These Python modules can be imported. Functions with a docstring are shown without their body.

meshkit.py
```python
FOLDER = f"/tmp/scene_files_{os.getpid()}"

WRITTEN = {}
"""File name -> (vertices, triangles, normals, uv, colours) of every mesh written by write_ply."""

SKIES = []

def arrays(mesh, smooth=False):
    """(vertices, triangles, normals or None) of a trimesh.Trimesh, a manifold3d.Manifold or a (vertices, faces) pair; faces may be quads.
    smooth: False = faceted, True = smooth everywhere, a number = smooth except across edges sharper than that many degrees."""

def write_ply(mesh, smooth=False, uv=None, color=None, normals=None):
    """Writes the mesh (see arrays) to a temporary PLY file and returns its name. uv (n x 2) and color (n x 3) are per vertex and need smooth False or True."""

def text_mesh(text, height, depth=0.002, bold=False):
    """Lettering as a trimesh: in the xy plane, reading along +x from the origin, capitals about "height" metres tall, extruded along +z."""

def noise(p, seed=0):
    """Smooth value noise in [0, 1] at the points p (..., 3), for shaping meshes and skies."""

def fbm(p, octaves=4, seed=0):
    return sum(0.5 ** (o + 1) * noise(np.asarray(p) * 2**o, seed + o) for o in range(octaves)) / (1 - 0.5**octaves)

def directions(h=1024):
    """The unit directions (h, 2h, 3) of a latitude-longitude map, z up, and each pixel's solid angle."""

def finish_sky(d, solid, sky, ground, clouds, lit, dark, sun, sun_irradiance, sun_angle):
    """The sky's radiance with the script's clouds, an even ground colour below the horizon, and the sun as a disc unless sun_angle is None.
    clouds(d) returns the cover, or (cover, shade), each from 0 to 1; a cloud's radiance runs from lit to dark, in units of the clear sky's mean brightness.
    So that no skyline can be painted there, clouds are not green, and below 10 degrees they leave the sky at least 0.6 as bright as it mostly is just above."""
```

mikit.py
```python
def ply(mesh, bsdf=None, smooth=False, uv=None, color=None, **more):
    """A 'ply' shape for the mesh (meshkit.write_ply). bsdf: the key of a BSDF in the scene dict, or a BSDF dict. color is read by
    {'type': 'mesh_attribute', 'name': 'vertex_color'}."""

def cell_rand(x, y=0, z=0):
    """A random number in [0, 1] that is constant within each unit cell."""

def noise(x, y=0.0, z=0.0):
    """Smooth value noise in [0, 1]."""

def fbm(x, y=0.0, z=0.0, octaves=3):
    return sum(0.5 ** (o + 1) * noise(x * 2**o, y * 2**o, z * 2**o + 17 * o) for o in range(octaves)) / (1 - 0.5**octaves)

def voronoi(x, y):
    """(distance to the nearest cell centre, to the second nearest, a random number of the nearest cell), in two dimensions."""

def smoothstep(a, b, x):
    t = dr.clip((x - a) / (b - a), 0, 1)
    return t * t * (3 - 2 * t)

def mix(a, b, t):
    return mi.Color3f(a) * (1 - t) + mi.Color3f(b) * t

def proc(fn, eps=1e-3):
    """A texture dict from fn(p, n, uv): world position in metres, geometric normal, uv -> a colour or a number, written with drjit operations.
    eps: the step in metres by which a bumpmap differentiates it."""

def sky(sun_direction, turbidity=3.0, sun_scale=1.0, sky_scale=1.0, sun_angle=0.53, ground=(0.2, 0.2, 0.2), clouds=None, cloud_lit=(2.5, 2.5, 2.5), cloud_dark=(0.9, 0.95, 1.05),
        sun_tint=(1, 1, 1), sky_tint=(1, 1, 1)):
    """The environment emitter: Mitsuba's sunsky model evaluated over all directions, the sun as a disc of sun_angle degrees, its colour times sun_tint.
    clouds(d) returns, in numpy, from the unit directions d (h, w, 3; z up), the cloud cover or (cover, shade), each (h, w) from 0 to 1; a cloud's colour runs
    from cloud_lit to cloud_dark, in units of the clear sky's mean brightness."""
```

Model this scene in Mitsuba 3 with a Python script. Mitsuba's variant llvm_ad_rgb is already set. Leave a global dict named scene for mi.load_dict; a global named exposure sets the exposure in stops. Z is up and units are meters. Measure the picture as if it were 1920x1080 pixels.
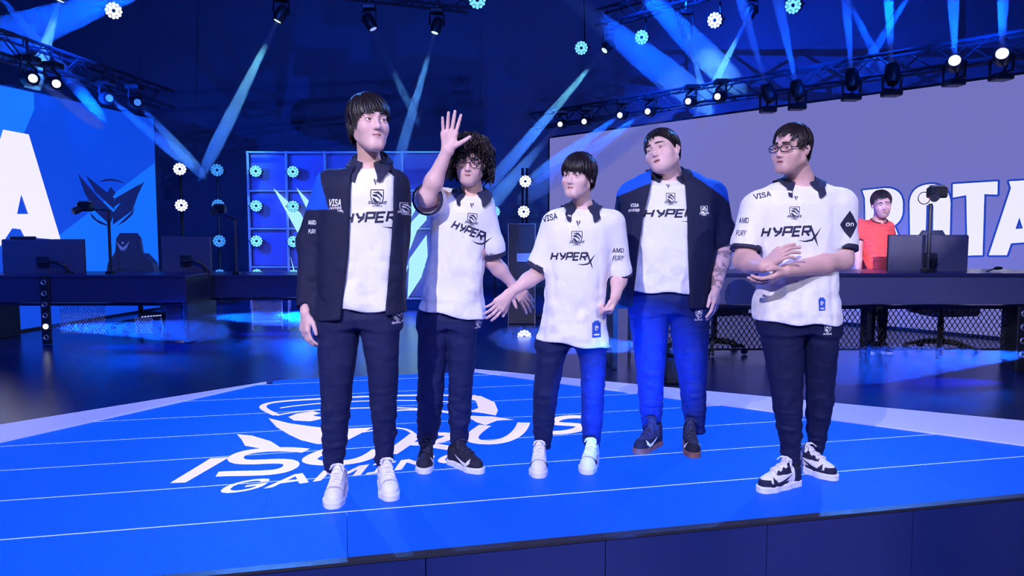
import math, random
import numpy as np, trimesh, mitsuba as mi, drjit as dr
import shapely.geometry as sg, shapely.affinity as sa
from shapely.ops import unary_union
import mikit, meshkit
T = mi.ScalarTransform4f
scene, labels = {}, {}
rng = np.random.default_rng(7)

# ---------------------------------------------------------------- camera, exposure, large lights
exposure = 14.0                     # every radiance below is in units of E, so the film's white is about 1 E
E = 1 / 16384.0
FOC, CAM_Z, PITCH = 1400.0, 1.28, math.atan(110 / 1400.0)
scene['camera'] = {'type': 'perspective', 'fov': math.degrees(2 * math.atan(960 / FOC)), 'fov_axis': 'x', 'near_clip': 0.05,
    'to_world': T().look_at(origin=[0, 0, CAM_Z], target=[0, math.cos(PITCH), CAM_Z - math.sin(PITCH)], up=[0, 0, 1])}

def rgb(r, g, b, s=1.0):
    return {'type': 'rgb', 'value': [float(r * s), float(g * s), float(b * s)]}

def spot(key, origin, target, color, power, cutoff, beam=None, weight=1.0):
    o, t = np.array(origin, float), np.array(target, float)
    d = (t - o) / np.linalg.norm(t - o)
    up = [0, 0, 1] if abs(d[2]) < 0.95 else [0, 1, 0]
    scene[key] = {'type': 'spot', 'intensity': rgb(*color, power * E), 'cutoff_angle': float(cutoff), 'beam_width': float(beam or cutoff * 0.7),
                  'to_world': T().look_at(origin=o.tolist(), target=t.tolist(), up=up), 'sampling_weight': float(weight)}

# front of house: two warm-white profile lamps on the team, blue washes on the set, and added fill spots
spot('key_light', (-2.6, -2.4, 4.9), (0.2, 3.6, 0.7), (1.0, .93, 1.0), 172, 22, 15, 13)
spot('key_light_001', (3.4, -2.2, 4.7), (0.3, 3.6, 0.7), (0.95, .9, 1.05), 66, 22, 15, 9)
spot('front_fill', (0, -3.0, 7.2), (0, 8.6, .4), (0.05, .15, 1.0), 135, 48, 30, 3)  # added blue fill from the front that lifts the dark set
spot('wash_back', (-4.5, 3.0, 7.4), (-3.0, 15, 3.2), (0.02, .12, 1.0), 85, 60, 34, 4)
spot('wash_back_001', (4.5, 3.0, 7.4), (3.0, 15, 3.6), (0.02, .12, 1.0), 75, 60, 34, 4)
spot('rim_light', (-3.2, 9.5, 4.6), (-.3, 3.9, 1.0), (.05, .25, 1.0), 130, 22, 12, 2)
spot('rim_light_001', (4.4, 9.0, 4.6), (.8, 3.9, 1.0), (.05, .25, 1.0), 130, 22, 12, 2)
spot('added_leg_spot', (.30, 1.9, .03), (.66, 4.25, .42), (.0, .14, 1.0), 170, 11.5, 5, 2)  # added low spot that turns the trousers blue
spot('red_shirt_fill', (1.2, -2.0, 4.9), (3.78, 7.75, 1.42), (1.0, .9, .95), 420, 4.2, 2.8, 2)  # added narrow spot that brightens the man in red
# ---------------------------------------------------------------- helpers
def P(u, v, Y):
    """The point on the picture's ray (u, v) at distance Y in front of the camera."""
    a, b = (u - 960) / FOC, (540 - v) / FOC
    c, s = math.cos(PITCH), math.sin(PITCH)
    dy, dz = c + b * s, -s + b * c
    k = Y / dy
    return np.array([a * k, Y, CAM_Z + dz * k])

def G(u, v, z=0.0):
    """The point of the level z seen at (u, v)."""
    q = P(u, v, 1.0) - [0, 0, CAM_Z]
    k = (z - CAM_Z) / q[2]
    return np.array([q[0] * k, q[1] * k, z])

def new_key(key):
    if key not in scene and key not in labels:
        return key
    i = 1
    while f'{key}_{i:03d}' in scene or f'{key}_{i:03d}' in labels:
        i += 1
    return f'{key}_{i:03d}'

def thing(name, label, cat, group=None):
    key = new_key(name)
    labels[key] = {'label': label, 'category': cat}
    if group:
        labels[key]['group'] = group
    return key

def obj(name, mesh, bsdf, parent=None, smooth=35, label=None, kind=None, emit=None, weight=0.0, xf=None, color=None, more=None):
    key = new_key(f'{parent}__{name}' if parent else name)
    d = dict(mesh) if isinstance(mesh, dict) else mikit.ply(mesh, bsdf, smooth=smooth, color=color)
    if emit is not None:
        d['emitter'] = {'type': 'area', 'radiance': rgb(*emit, E), 'sampling_weight': float(weight)}
    if xf is not None:
        d['to_world'] = xf
    if more:
        d.update(more)
    scene[key] = d
    info = {}
    if label: info['label'] = label
    if kind: info['kind'] = kind
    if info: labels.setdefault(key, {}).update(info)
    return key

def struct(name, mesh, bsdf, **k):
    return obj(name, mesh, bsdf, kind='structure', **k)

def cat(ms):
    return trimesh.util.concatenate([m for m in ms if m is not None])

def cbox(sx, sy, sz, b=0.004, at=(0, 0, 0), rz=0.0):
    """A box with chamfered edges."""
    h = np.array([sx, sy, sz]) / 2
    b = min(b, h.min() * 0.6)
    pts = []
    for sgn in np.ndindex(2, 2, 2):
        s = np.array(sgn) * 2 - 1
        for k in range(3):
            q = h - b; q = q.copy(); q[k] = h[k]
            pts.append(s * q)
    m = trimesh.convex.convex_hull(np.array(pts))
    if rz: m.apply_transform(trimesh.transformations.rotation_matrix(rz, [0, 0, 1]))
    m.apply_translation(at)
    return m

def frame_to(a, b):
    """Rotation whose third column runs from a to b."""
    d = np.array(b, float) - a
    d /= np.linalg.norm(d)
    x = np.cross(d, [0, 0, 1] if abs(d[2]) < 0.9 else [0, 1, 0]); x /= np.linalg.norm(x)
    return np.stack([x, np.cross(d, x), d], 1)

def tube(pts, r, n=8, cap=True, flat=1.0, up=None):
    """A tube along pts with radius r (number or list)."""
    p = np.asarray(pts, float)
    r = np.broadcast_to(np.asarray(r, float), (len(p),))
    t = np.gradient(p, axis=0) if len(p) > 2 else np.repeat((p[1] - p[0])[None], 2, 0)
    t /= np.linalg.norm(t, axis=1, keepdims=True) + 1e-12
    a = np.zeros_like(p)
    ref = np.array([0, 0, 1.0]) if abs(t[0, 2]) < 0.9 else np.array([1.0, 0, 0])
    if up is not None: ref = np.asarray(up, float)
    x = np.cross(t[0], ref); x /= np.linalg.norm(x) + 1e-12
    for i in range(len(p)):
        x = x - t[i] * (x @ t[i]); x /= np.linalg.norm(x) + 1e-12
        a[i] = x
    b = np.cross(t, a)
    ang = np.arange(n) * 2 * np.pi / n
    v = p[:, None] + r[:, None, None] * (np.cos(ang)[None, :, None] * a[:, None] + flat * np.sin(ang)[None, :, None] * b[:, None])
    v = v.reshape(-1, 3)
    i, j = np.meshgrid(np.arange(len(p) - 1), np.arange(n), indexing='ij')
    q = np.stack([i * n + j, i * n + (j + 1) % n, (i + 1) * n + (j + 1) % n, (i + 1) * n + j], -1).reshape(-1, 4)
    f = np.vstack([q[:, [0, 1, 2]], q[:, [0, 2, 3]]])
    if cap:
        m = len(v)
        v = np.vstack([v, p[:1], p[-1:]])
        k = np.arange(n); e = (len(p) - 1) * n
        f = np.vstack([f, np.stack([np.full(n, m), (k + 1) % n, k], 1), np.stack([np.full(n, m + 1), e + k, e + (k + 1) % n], 1)])
    return trimesh.Trimesh(v, f, process=False)

def lathe(profile, n=24, at=(0, 0, 0), axis=None):
    m = trimesh.creation.revolve(np.array(profile, float), sections=n)
    if m.volume < 0: m.invert()
    if axis is not None:
        M = np.eye(4); M[:3, :3] = frame_to(np.zeros(3), np.asarray(axis, float)); m.apply_transform(M)
    m.apply_translation(at)
    return m

def extrude(poly, depth):
    poly = poly if hasattr(poly, 'geoms') else sg.MultiPolygon([poly])
    return cat([trimesh.creation.extrude_polygon(g, depth, engine='earcut') for g in poly.geoms if g.area > 1e-9])

def flat(poly, size=None):
    """A flat sheet of the polygon in the xy plane, its edges no longer than size."""
    ms = []
    for g in (poly.geoms if hasattr(poly, 'geoms') else [poly]):
        if g.area < 1e-9: continue
        v, f = trimesh.creation.triangulate_polygon(g, engine='earcut')
        v3 = np.column_stack([v, np.zeros(len(v))])
        if size: v3, f = trimesh.remesh.subdivide_to_size(v3, f, size, max_iter=12)
        ms.append(trimesh.Trimesh(v3, f, process=False))
    m = cat(ms)
    n = m.face_normals[:, 2]
    m.faces[n < 0] = m.faces[n < 0][:, ::-1]
    return m

def place(m, R, t):
    m = m.copy()
    m.vertices = m.vertices @ np.asarray(R).T + np.asarray(t)
    if np.linalg.det(R) < 0: m.invert()
    return m

def arc(cx, cy, rx, ry, a0, a1, n=16):
    a = np.radians(np.linspace(a0, a1, n))
    return np.column_stack([cx + rx * np.cos(a), cy + ry * np.sin(a)]).tolist()

def word(text, height, shear=0.0, bold=True):
    """Lettering as a flat sheet, lower left at the origin."""
    m = meshkit.text_mesh(text, height, 0.002, bold)
    keep = m.face_normals[:, 2] > 0.9
    m = trimesh.Trimesh(m.vertices, m.faces[keep]); m.remove_unreferenced_vertices()
    v = m.vertices.copy(); v[:, 2] = 0; v[:, 0] += shear * v[:, 1]
    m.vertices = v
    return m

# ---------------------------------------------------------------- materials
def mat(key, color, rough=0.5, metal=0.0, spec=0.5, **k):
    scene[key] = {'type': 'twosided', 'bsdf': {'type': 'principled', 'base_color': color if isinstance(color, dict) else rgb(*color), 'roughness': rough, 'metallic': metal, 'specular': spec, **k}}
    return key

VC = {'type': 'mesh_attribute', 'name': 'vertex_color'}
mat('black_metal', (.012, .013, .02), .35)
mat('dark_plastic', (.02, .022, .04), .4)
mat('desk_black', (.026, .030, .10), .3)
mat('grey_metal', (.35, .35, .42), .35, .8)
mat('truss_metal', (.05, .05, .08), .45, .4)
mat('frame_metal', (.62, .62, .72), .4)
mat('lamp_face', (.05, .05, .06), .3)
mat('wall_paint', mikit.proc(lambda p, n, uv: mikit.mix((.10, .11, .19), (.125, .13, .22), mikit.fbm(p.x * .8, p.z * .6, p.y * .8))), .85)
mat('ceiling_paint', (.03, .03, .05), .9)
scene['deck_gloss'] = {'type': 'roughplastic', 'diffuse_reflectance': mikit.proc(lambda p, n, uv: mikit.mix((.006, .020, .12), (.014, .034, .17), mikit.fbm(p.x * 2.2, p.y * 2.2))), 'int_ior': 1.9, 'alpha': .07}  # blue glow of the low beams is put into the deck colour
mat('fascia_gloss', mikit.proc(lambda p, n, uv: mikit.mix((.008, .018, .12), (.022, .030, .16), mikit.noise(p.x * 2.5, 0, 0))), .28)
mat('screen_black', (.01, .01, .015), .35)
mat('white_gloss', (.75, .74, .8), .25)
mat('rear_panel', (.26, .22, .55), .5)
mat('border_white', (.34, .34, .40), .3)
mat('chair_fabric', (.07, .09, .15), .5)
mat('white_print', (.85, .85, .9), .6)
mat('grey_pad', (.075, .08, .16), .7)
# ---------------------------------------------------------------- the hall
def slab(x0, x1, y0, y1, z0, z1):
    m = trimesh.creation.box([x1 - x0, y1 - y0, z1 - z0]); m.apply_translation([(x0 + x1) / 2, (y0 + y1) / 2, (z0 + z1) / 2])
    return m
struct('floor', slab(-12, 12, -4, 17, -.75, -.62), 'fascia_gloss', smooth=False)
struct('wall_back', slab(-12, 12, 16.6, 16.8, -.62, 8), 'wall_paint', smooth=False)
struct('wall_left', slab(-12.2, -12, -4, 16.8, -.62, 8), 'wall_paint', smooth=False)
struct('wall_right', slab(12, 12.2, -4, 16.8, -.62, 8), 'wall_paint', smooth=False)
struct('ceiling', slab(-12, 12, -4, 16.8, 8, 8.2), 'ceiling_paint', smooth=False)

# ---------------------------------------------------------------- stage: lit tile floor, its white border wedges, the glossy deck behind
SA = math.radians(12.8)
su, sv = np.array([math.cos(SA), math.sin(SA)]), np.array([-math.sin(SA), math.cos(SA)])
def stage_xy(ab): return np.asarray(ab)[..., :1] * su + np.asarray(ab)[..., 1:] * sv
def ab_of(p): return np.array([p[:2] @ su, p[:2] @ sv])
def meet(p, d, q, e):
    t = np.linalg.solve(np.stack([d, -e], 1), q - p)
    return p + d * t[0]
L0, L1 = G(0, 831)[:2], G(500, 718)[:2]
R0, R1 = G(883, 697)[:2], G(1920, 837)[:2]
F0 = stage_xy([0, 2.90])
fl, fr = meet(L0, L1 - L0, F0, su), meet(R0, R1 - R0, F0, su)
B0 = stage_xy([0, ab_of(R0)[1]])
bl, br = meet(L0, L1 - L0, B0, su), meet(R0, R1 - R0, B0, su)
stage_poly = sg.Polygon([fl, fr, br, bl])

def raise_poly(poly, z0, z1):
    m = extrude(poly, z1 - z0); m.apply_translation([0, 0, z0])
    return m
struct('stage_floor', raise_poly(stage_poly.buffer(-.003), -.05, -.020), 'fascia_gloss', smooth=False)
labels['stage_floor'].update(label='blue illuminated tile floor of the stage with bright seams', category='stage floor')
mat('tile_led', (.003, .010, .08), .55, 0, .12)
amin = min(ab_of(p)[0] for p in (fl, bl)); nrow = 0
row_b = 2.90
trng = np.random.default_rng(3)
for r in range(10):
    b0, b1 = (2.90, 3.39) if r == 0 else (3.39 + .5 * (r - 1), 3.39 + .5 * r)
    off = (r * .37) % 1.0
    a = math.floor(amin) - off
    while a < 6:
        quad = sg.Polygon(stage_xy(np.array([[a + .0012, b0 + (.0045 if r else 0)], [a + .9988, b0 + (.0045 if r else 0)], [a + .9988, b1 - .0045], [a + .0012, b1 - .0045]])))
        g = quad.intersection(stage_poly)
        if g.area > .02 and g.geom_type == 'Polygon':
            s = 1 + .05 * trng.uniform(-1, 1)
            obj('tile', raise_poly(g, -.018, 0.0), 'tile_led', 'stage_floor', smooth=False, emit=(.002, .088 * s, .98 * s))
        a += 1.0
    if r:
        g = sg.Polygon(stage_xy(np.array([[amin - 1, b0 - .0045], [7, b0 - .0045], [7, b0 + .0045], [amin - 1, b0 + .0045]]))).intersection(stage_poly)
        if g.area > 0: obj('seam_light', raise_poly(g, -.018, .0008), 'border_white', 'stage_floor', smooth=False, emit=(.24, .33, 1.0))

# glowing team crest and lettering shown by the floor
LA = math.radians(24.5)
lo = G(325, 907)[:2]
ex, ey = np.array([math.cos(LA), math.sin(LA)]), np.array([-math.sin(LA), math.cos(LA)])
LOGO = (.80, .66, 1.0)
mat('led_lens', (.2, .2, .22), .3)
def on_floor(m, at, z=.0022):
    v = m.vertices
    m = m.copy(); m.vertices = np.column_stack([lo + (v[:, :1] + at[0]) * ex + (v[:, 1:2] + at[1]) * ey, np.full(len(v), z)])
    return m
def fit(m, w, h):
    lo_, hi_ = m.bounds
    m = m.copy(); m.vertices = (m.vertices - lo_) * [w / (hi_[0] - lo_[0]), h / (hi_[1] - lo_[1]), 1]
    return m
# letters of the large word: I is a dagger-like slash, the others are broad italics
def poly_px(pts):
    return sg.Polygon([G(280 + x / 2.286, 700 + y / 2.286)[:2] for x, y in pts])
def px_sheet(pts, hole=None, z=.0022):
    p = poly_px(pts).buffer(0)
    if hole: p = p.difference(poly_px(hole).buffer(0))
    m = flat(p); m.vertices[:, 2] = z
    return m
def emblem_piece(name, m): return obj(name, m, 'led_lens', 'stage_floor', smooth=False, emit=LOGO)
emblem_piece('letter', px_sheet([(88, 472), (155, 470), (345, 360), (262, 366)]))
def curve_px(pts, w):
    q = np.array([G(280 + x / 2.286, 700 + y / 2.286)[:2] for x, y in pts])
    from scipy.interpolate import make_interp_spline
    s = make_interp_spline(np.linspace(0, 1, len(q)), q, k=min(3, len(q) - 1))(np.linspace(0, 1, 40))
    m = flat(sg.LineString(s).buffer(w / 2, cap_style=2)); m.vertices[:, 2] = .0022
    return m
emblem_piece('letter', curve_px([(672, 333), (520, 328), (400, 345), (372, 372), (440, 382), (560, 378), (610, 392), (560, 420), (430, 430), (290, 434)], .085))
emblem_piece('letter', curve_px([(770, 330), (690, 366), (720, 384), (830, 384), (920, 366), (985, 328)], .085))
emblem_piece('letter', cat([curve_px([(1030, 345), (1090, 305), (1145, 262)], .09), curve_px([(1125, 275), (1230, 262), (1290, 268), (1240, 292), (1120, 302)], .075), curve_px([(1170, 303), (1290, 322)], .085)]))
emblem_piece('letter', curve_px([(1440, 224), (1385, 268), (1400, 292), (1480, 296), (1560, 270), (1605, 212)], .085))
emblem_piece('letter', curve_px([(1850, 188), (1780, 190), (1735, 202), (1745, 216), (1830, 222), (1850, 236), (1790, 252), (1690, 254)], .085))
w6 = fit(word('GAMING', .15, .35), 1.36, .165)
parts6 = w6.split(only_watertight=False)
for k, g in enumerate(sorted(parts6, key=lambda m: m.bounds[0][0])):
    emblem_piece('letter', on_floor(g, (.21, -.27)))
emblem_piece('crest', cat([
    px_sheet([(510, 193), (600, 215), (690, 228), (800, 240), (960, 233), (900, 262), (850, 288), (780, 302), (720, 305), (650, 288), (600, 265), (545, 232)]),
    curve_px([(545, 180), (495, 155), (492, 137), (560, 122), (740, 110), (1000, 98), (1250, 95), (1400, 98)], .05),
    px_sheet([(1320, 96), (1420, 98), (1480, 125), (1494, 160), (1485, 182), (1430, 172), (1370, 165), (1410, 150), (1400, 120)]),
    px_sheet([(595, 188), (630, 174), (700, 163), (735, 172), (700, 182), (760, 192), (690, 207), (620, 204)]),
    curve_px([(545, 182), (700, 160), (900, 150), (1100, 150), (1300, 168)], .03),
    curve_px([(560, 150), (760, 128), (1000, 118), (1220, 120), (1330, 132)], .03),
    px_sheet([(1380, 183), (1470, 186), (1565, 200), (1490, 204), (1440, 224), (1400, 210), (1370, 190)]),
    curve_px([(1140, 268), (1060, 236), (960, 246), (870, 262), (790, 305)], .028),
    px_sheet([(375, 262), (440, 268), (520, 292), (560, 318), (490, 326), (410, 312), (395, 285)]),
    curve_px([(1060, 160), (1200, 160), (1340, 180)], .04)]))

# border wedges and deck
def wedge(name, pts, label):
    p = sg.Polygon([q[:2] for q in pts])
    k = struct(name, raise_poly(p, -.03, .012), 'border_white', smooth=False, emit=(.20, .23, .72))
    labels[k].update(label=label, category='stage border')
ext = lambda a, b, t: a + (b - a) * t
lo0, lo1 = G(0, 797)[:2], G(505, 714)[:2]
wedge('trim_1', [ext(L1, L0, 2.2), L1 * 1.0, ext(lo1, lo0, 2.2)], 'white illuminated border wedge along the left edge of the blue stage floor')
ro0, ro1 = G(890, 694)[:2], G(1920, 792)[:2]
wedge('trim_2', [R0, ext(R0, R1, 1.35), ext(ro0, ro1, 1.35), ro0], 'white illuminated border wedge along the right edge of the blue stage floor')
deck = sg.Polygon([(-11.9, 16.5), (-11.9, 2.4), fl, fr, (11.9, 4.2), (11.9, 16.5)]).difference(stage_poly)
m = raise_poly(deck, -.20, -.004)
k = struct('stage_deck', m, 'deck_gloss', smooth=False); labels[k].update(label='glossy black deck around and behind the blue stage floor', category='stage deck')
# front fascia: upright glossy panels under the stage edge
k = 'stage_front'; labels[k] = {'label': 'dark glossy panelled front face below the edge of the blue stage', 'category': 'stage front', 'kind': 'structure'}
for i in range(14):
    a0 = -4.2 + i * .75
    q = sg.Polygon(stage_xy(np.array([[a0 + .002, 2.86], [a0 + .748, 2.86], [a0 + .748, 2.899], [a0 + .002, 2.899]])))
    obj('panel', raise_poly(q, -.62, -.012), 'fascia_gloss', k, smooth=False)
q = sg.Polygon(stage_xy(np.array([[-4.2, 2.855], [6.3, 2.855], [6.3, 2.899], [-4.2, 2.899]])))
obj('edge_trim', raise_poly(q, -.011, .002), 'dark_plastic', k, smooth=False)

# ---------------------------------------------------------------- LED screens
def screen_frame(p0, p1):
    """origin, along, normal (towards the camera) of a screen whose foot runs from p0 to p1."""
    p0, p1 = np.array(p0, float), np.array(p1, float)
    al = (p1 - p0) / np.linalg.norm(p1 - p0)
    n = np.array([al[1], -al[0], 0.0])
    if n[1] > 0: n = -n
    return p0, al, n, np.linalg.norm(p1 - p0)
def hit(u, v, fr):
    """(along, height) where the ray of (u, v) meets the screen's plane."""
    o, al, n, _ = fr
    d = P(u, v, 1.0) - [0, 0, CAM_Z]
    k = ((o - [0, 0, CAM_Z]) @ n) / (d @ n)
    q = np.array([0, 0, CAM_Z]) + d * k
    return np.array([(q - o) @ al, q[2]])
def on_screen(poly, fr, off, thick=.006):
    m = extrude(poly, thick)
    o, al, n, _ = fr
    R = np.stack([al, [0, 0, 1.0], n], 1)
    return place(m, R, o + n * off)
def area_poly(pts, fr): return sg.Polygon([hit(u, v, fr) for u, v in pts]).buffer(0)

RS = screen_frame((.725, 14.5, 0), (7.0, 7.12, 0))
LS = screen_frame((-5.68, 12.0, 0), (-6.75, 5.75, 0))
TOPZ = 3.02
key = thing('led_screen', 'large grey-lavender LED screen with white capital letters behind the right desk', 'screen')
rs_w = RS[3]
obj('panel', on_screen(sg.box(0, .03, rs_w, TOPZ), RS, -.10, .10), 'screen_black', key, smooth=False, emit=(.168, .168, .50), weight=1.2)
obj('frame', on_screen(sg.box(-.03, .0, rs_w + .03, TOPZ + .03).difference(sg.box(0, .03, rs_w, TOPZ)), RS, -.12, .13), 'black_metal', key, smooth=False)
def C6(x, y): return (1570 + x / 5.4, 340 + y / 5.4)
def letter(fr, key, pts, holes=(), col=(.86, .83, 1.0), outline=(.015, .05, .42), name='letter', ow=.022):
    p = area_poly(pts, fr)
    for h in holes: p = p.difference(area_poly(h, fr))
    if ow:
        obj(name + '_outline', on_screen(p.buffer(ow, join_style=1), fr, .001, .003), 'screen_black', key, smooth=False, emit=outline)
    obj(name, on_screen(p, fr, .005, .003), 'screen_black', key, smooth=False, emit=col)
def bez(p0, p1, p2, n=8):
    t = np.linspace(0, 1, n)[:, None]
    return ((1 - t) ** 2 * np.array(p0) + 2 * t * (1 - t) * np.array(p1) + t * t * np.array(p2)).tolist()
c6 = lambda pts: [C6(x, y) for x, y in pts]
letter(RS, key, c6([(255, 92), (480, 68)] + bez((540, 72), (680, 100), (665, 270)) + bez((665, 300), (655, 420), (548, 462)) + [(585, 460), (630, 575), (500, 580), (430, 460), (420, 600), (290, 600), (282, 170)]),
       [c6([(420, 180), (500, 185), (510, 260), (490, 330), (420, 350)])])
letter(RS, key, c6([(738, 575), (735, 220)] + bez((735, 200), (760, 30), (960, 28)) + bez((980, 28), (1140, 50), (1148, 220)) + [(1140, 555), (970, 560), (975, 240), (905, 240), (895, 570)]))
letter(RS, key, c6([(1172, 28), (1625, 0), (1622, 135), (1490, 130), (1472, 748), (1320, 752), (1308, 140), (1172, 165)]))
letter(RS, key, c6([(1740, 0), (2080, -20), (2200, 720), (2030, 735), (2010, 610), (1760, 628), (1718, 748), (1535, 748), (1760, 70)]),
       [c6([(1845, 365), (1880, 478), (1805, 482)])])

key = thing('led_screen', 'large blue LED screen with a dark winged emblem at the left edge of the stage', 'screen')
ls_w = LS[3]
obj('panel', on_screen(sg.box(0, .03, ls_w, TOPZ), LS, -.10, .10), 'screen_black', key, smooth=False, emit=(.003, .062, .72), weight=1.2)
obj('frame', on_screen(sg.box(-.03, .0, ls_w + .03, TOPZ + .03).difference(sg.box(0, .03, ls_w, TOPZ)), LS, -.12, .13), 'black_metal', key, smooth=False)
def facet(pts, col, off):
    obj('picture_facet', on_screen(area_poly(pts, LS).intersection(sg.box(0.01, .04, ls_w, TOPZ - .01)), LS, off, .002), 'screen_black', key, smooth=False, emit=col)
facet([(297, 300), (297, 515), (60, 515), (112, 440)], (.006, .155, 1.0), .001)
facet([(-60, 150), (63, 173), (64, 205), (10, 330), (-60, 470)], (.01, .19, 1.0), .001)
def C1(x, y): return (x / 3, y / 3)
letter(LS, key, [(5, 243), (53, 252), (113, 450), (45, 444), (38, 430), (22, 428), (-6, 470), (-60, 470), (-12, 300)], [[(39, 364), (52, 401), (31, 401)]], (.9, .86, 1.0), ow=0)
def C4(x, y): return (x / 3, 360 + y / 3)
EM = (.004, .008, .10)
for pts in ([(146, 327), (183, 370), (214, 400), (205, 421), (178, 396), (158, 362)], [(160, 329), (214, 372), (213, 392), (178, 360)],
            [(270, 340), (232, 372), (212, 398), (211, 421), (247, 395), (258, 365)], [(262, 345), (215, 372), (213, 388), (246, 366)],
            [(184, 341), (196, 336), (208, 335), (222, 338), (234, 344), (222, 341), (208, 339), (196, 340)], [(207, 350), (216, 362), (208, 372), (200, 362)],
            [(168, 398), (180, 411), (198, 420), (200, 424), (184, 418), (172, 408)], [(252, 388), (248, 402), (234, 415), (220, 423), (232, 411), (246, 398)]):
    letter(LS, key, pts, col=EM, name='emblem', ow=0)

# ---------------------------------------------------------------- scaffold frame with lit emblem behind the team
key = thing('scaffold_frame', 'square-grid metal scaffold with violet panels behind the tall player in the dark jacket', 'scaffold')
FY = 12.0
fx = [P(467 + 72 * k, 400, FY)[0] for k in range(7)]
fz = [P(500, v, FY)[2] for v in (286, 358, 429, 501, 560)] + [.0]
fx = fx[:6]
for x in fx:
    obj('post', tube([(x, FY, 0), (x, FY, fz[0] + .02)], .022, 8), 'frame_metal', key)
for z in fz[:-1]:
    obj('rail', tube([(fx[0] - .02, FY, z), (fx[-1] + .02, FY, z)], .018, 8), 'frame_metal', key)
for i in range(5):
    for j in range(4):
        obj('panel', cbox(fx[i + 1] - fx[i] - .05, .015, fz[j] - fz[j + 1] - .05, .003, ((fx[i] + fx[i + 1]) / 2, FY + .06, (fz[j] + fz[j + 1]) / 2)), 'rear_panel', key, smooth=False)
def ep(pts, Y=FY - .05):
    q = [P(u, v, Y) for u, v in pts]
    m = extrude(sg.Polygon([(a[0], a[2]) for a in q]).buffer(0), .015)
    return place(m, np.array([[1, 0, 0], [0, 0, -1], [0, 1, 0.0]]), [0, Y, 0])
CY = (.42, .86, 1.0)
mir = lambda pts: [(2 * 657 - u, v) for u, v in pts]
for pts in ([(513, 353), (564, 400), (640, 560), (600, 520), (555, 430)], [(556, 352), (620, 420), (652, 500), (645, 520), (600, 440)],
            [(545, 482), (556, 520), (600, 560), (640, 578), (600, 575), (560, 548)]):
    for q in (pts, mir(pts)):
        obj('emblem', ep(q), 'led_lens', key, smooth=False, emit=CY)
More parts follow.
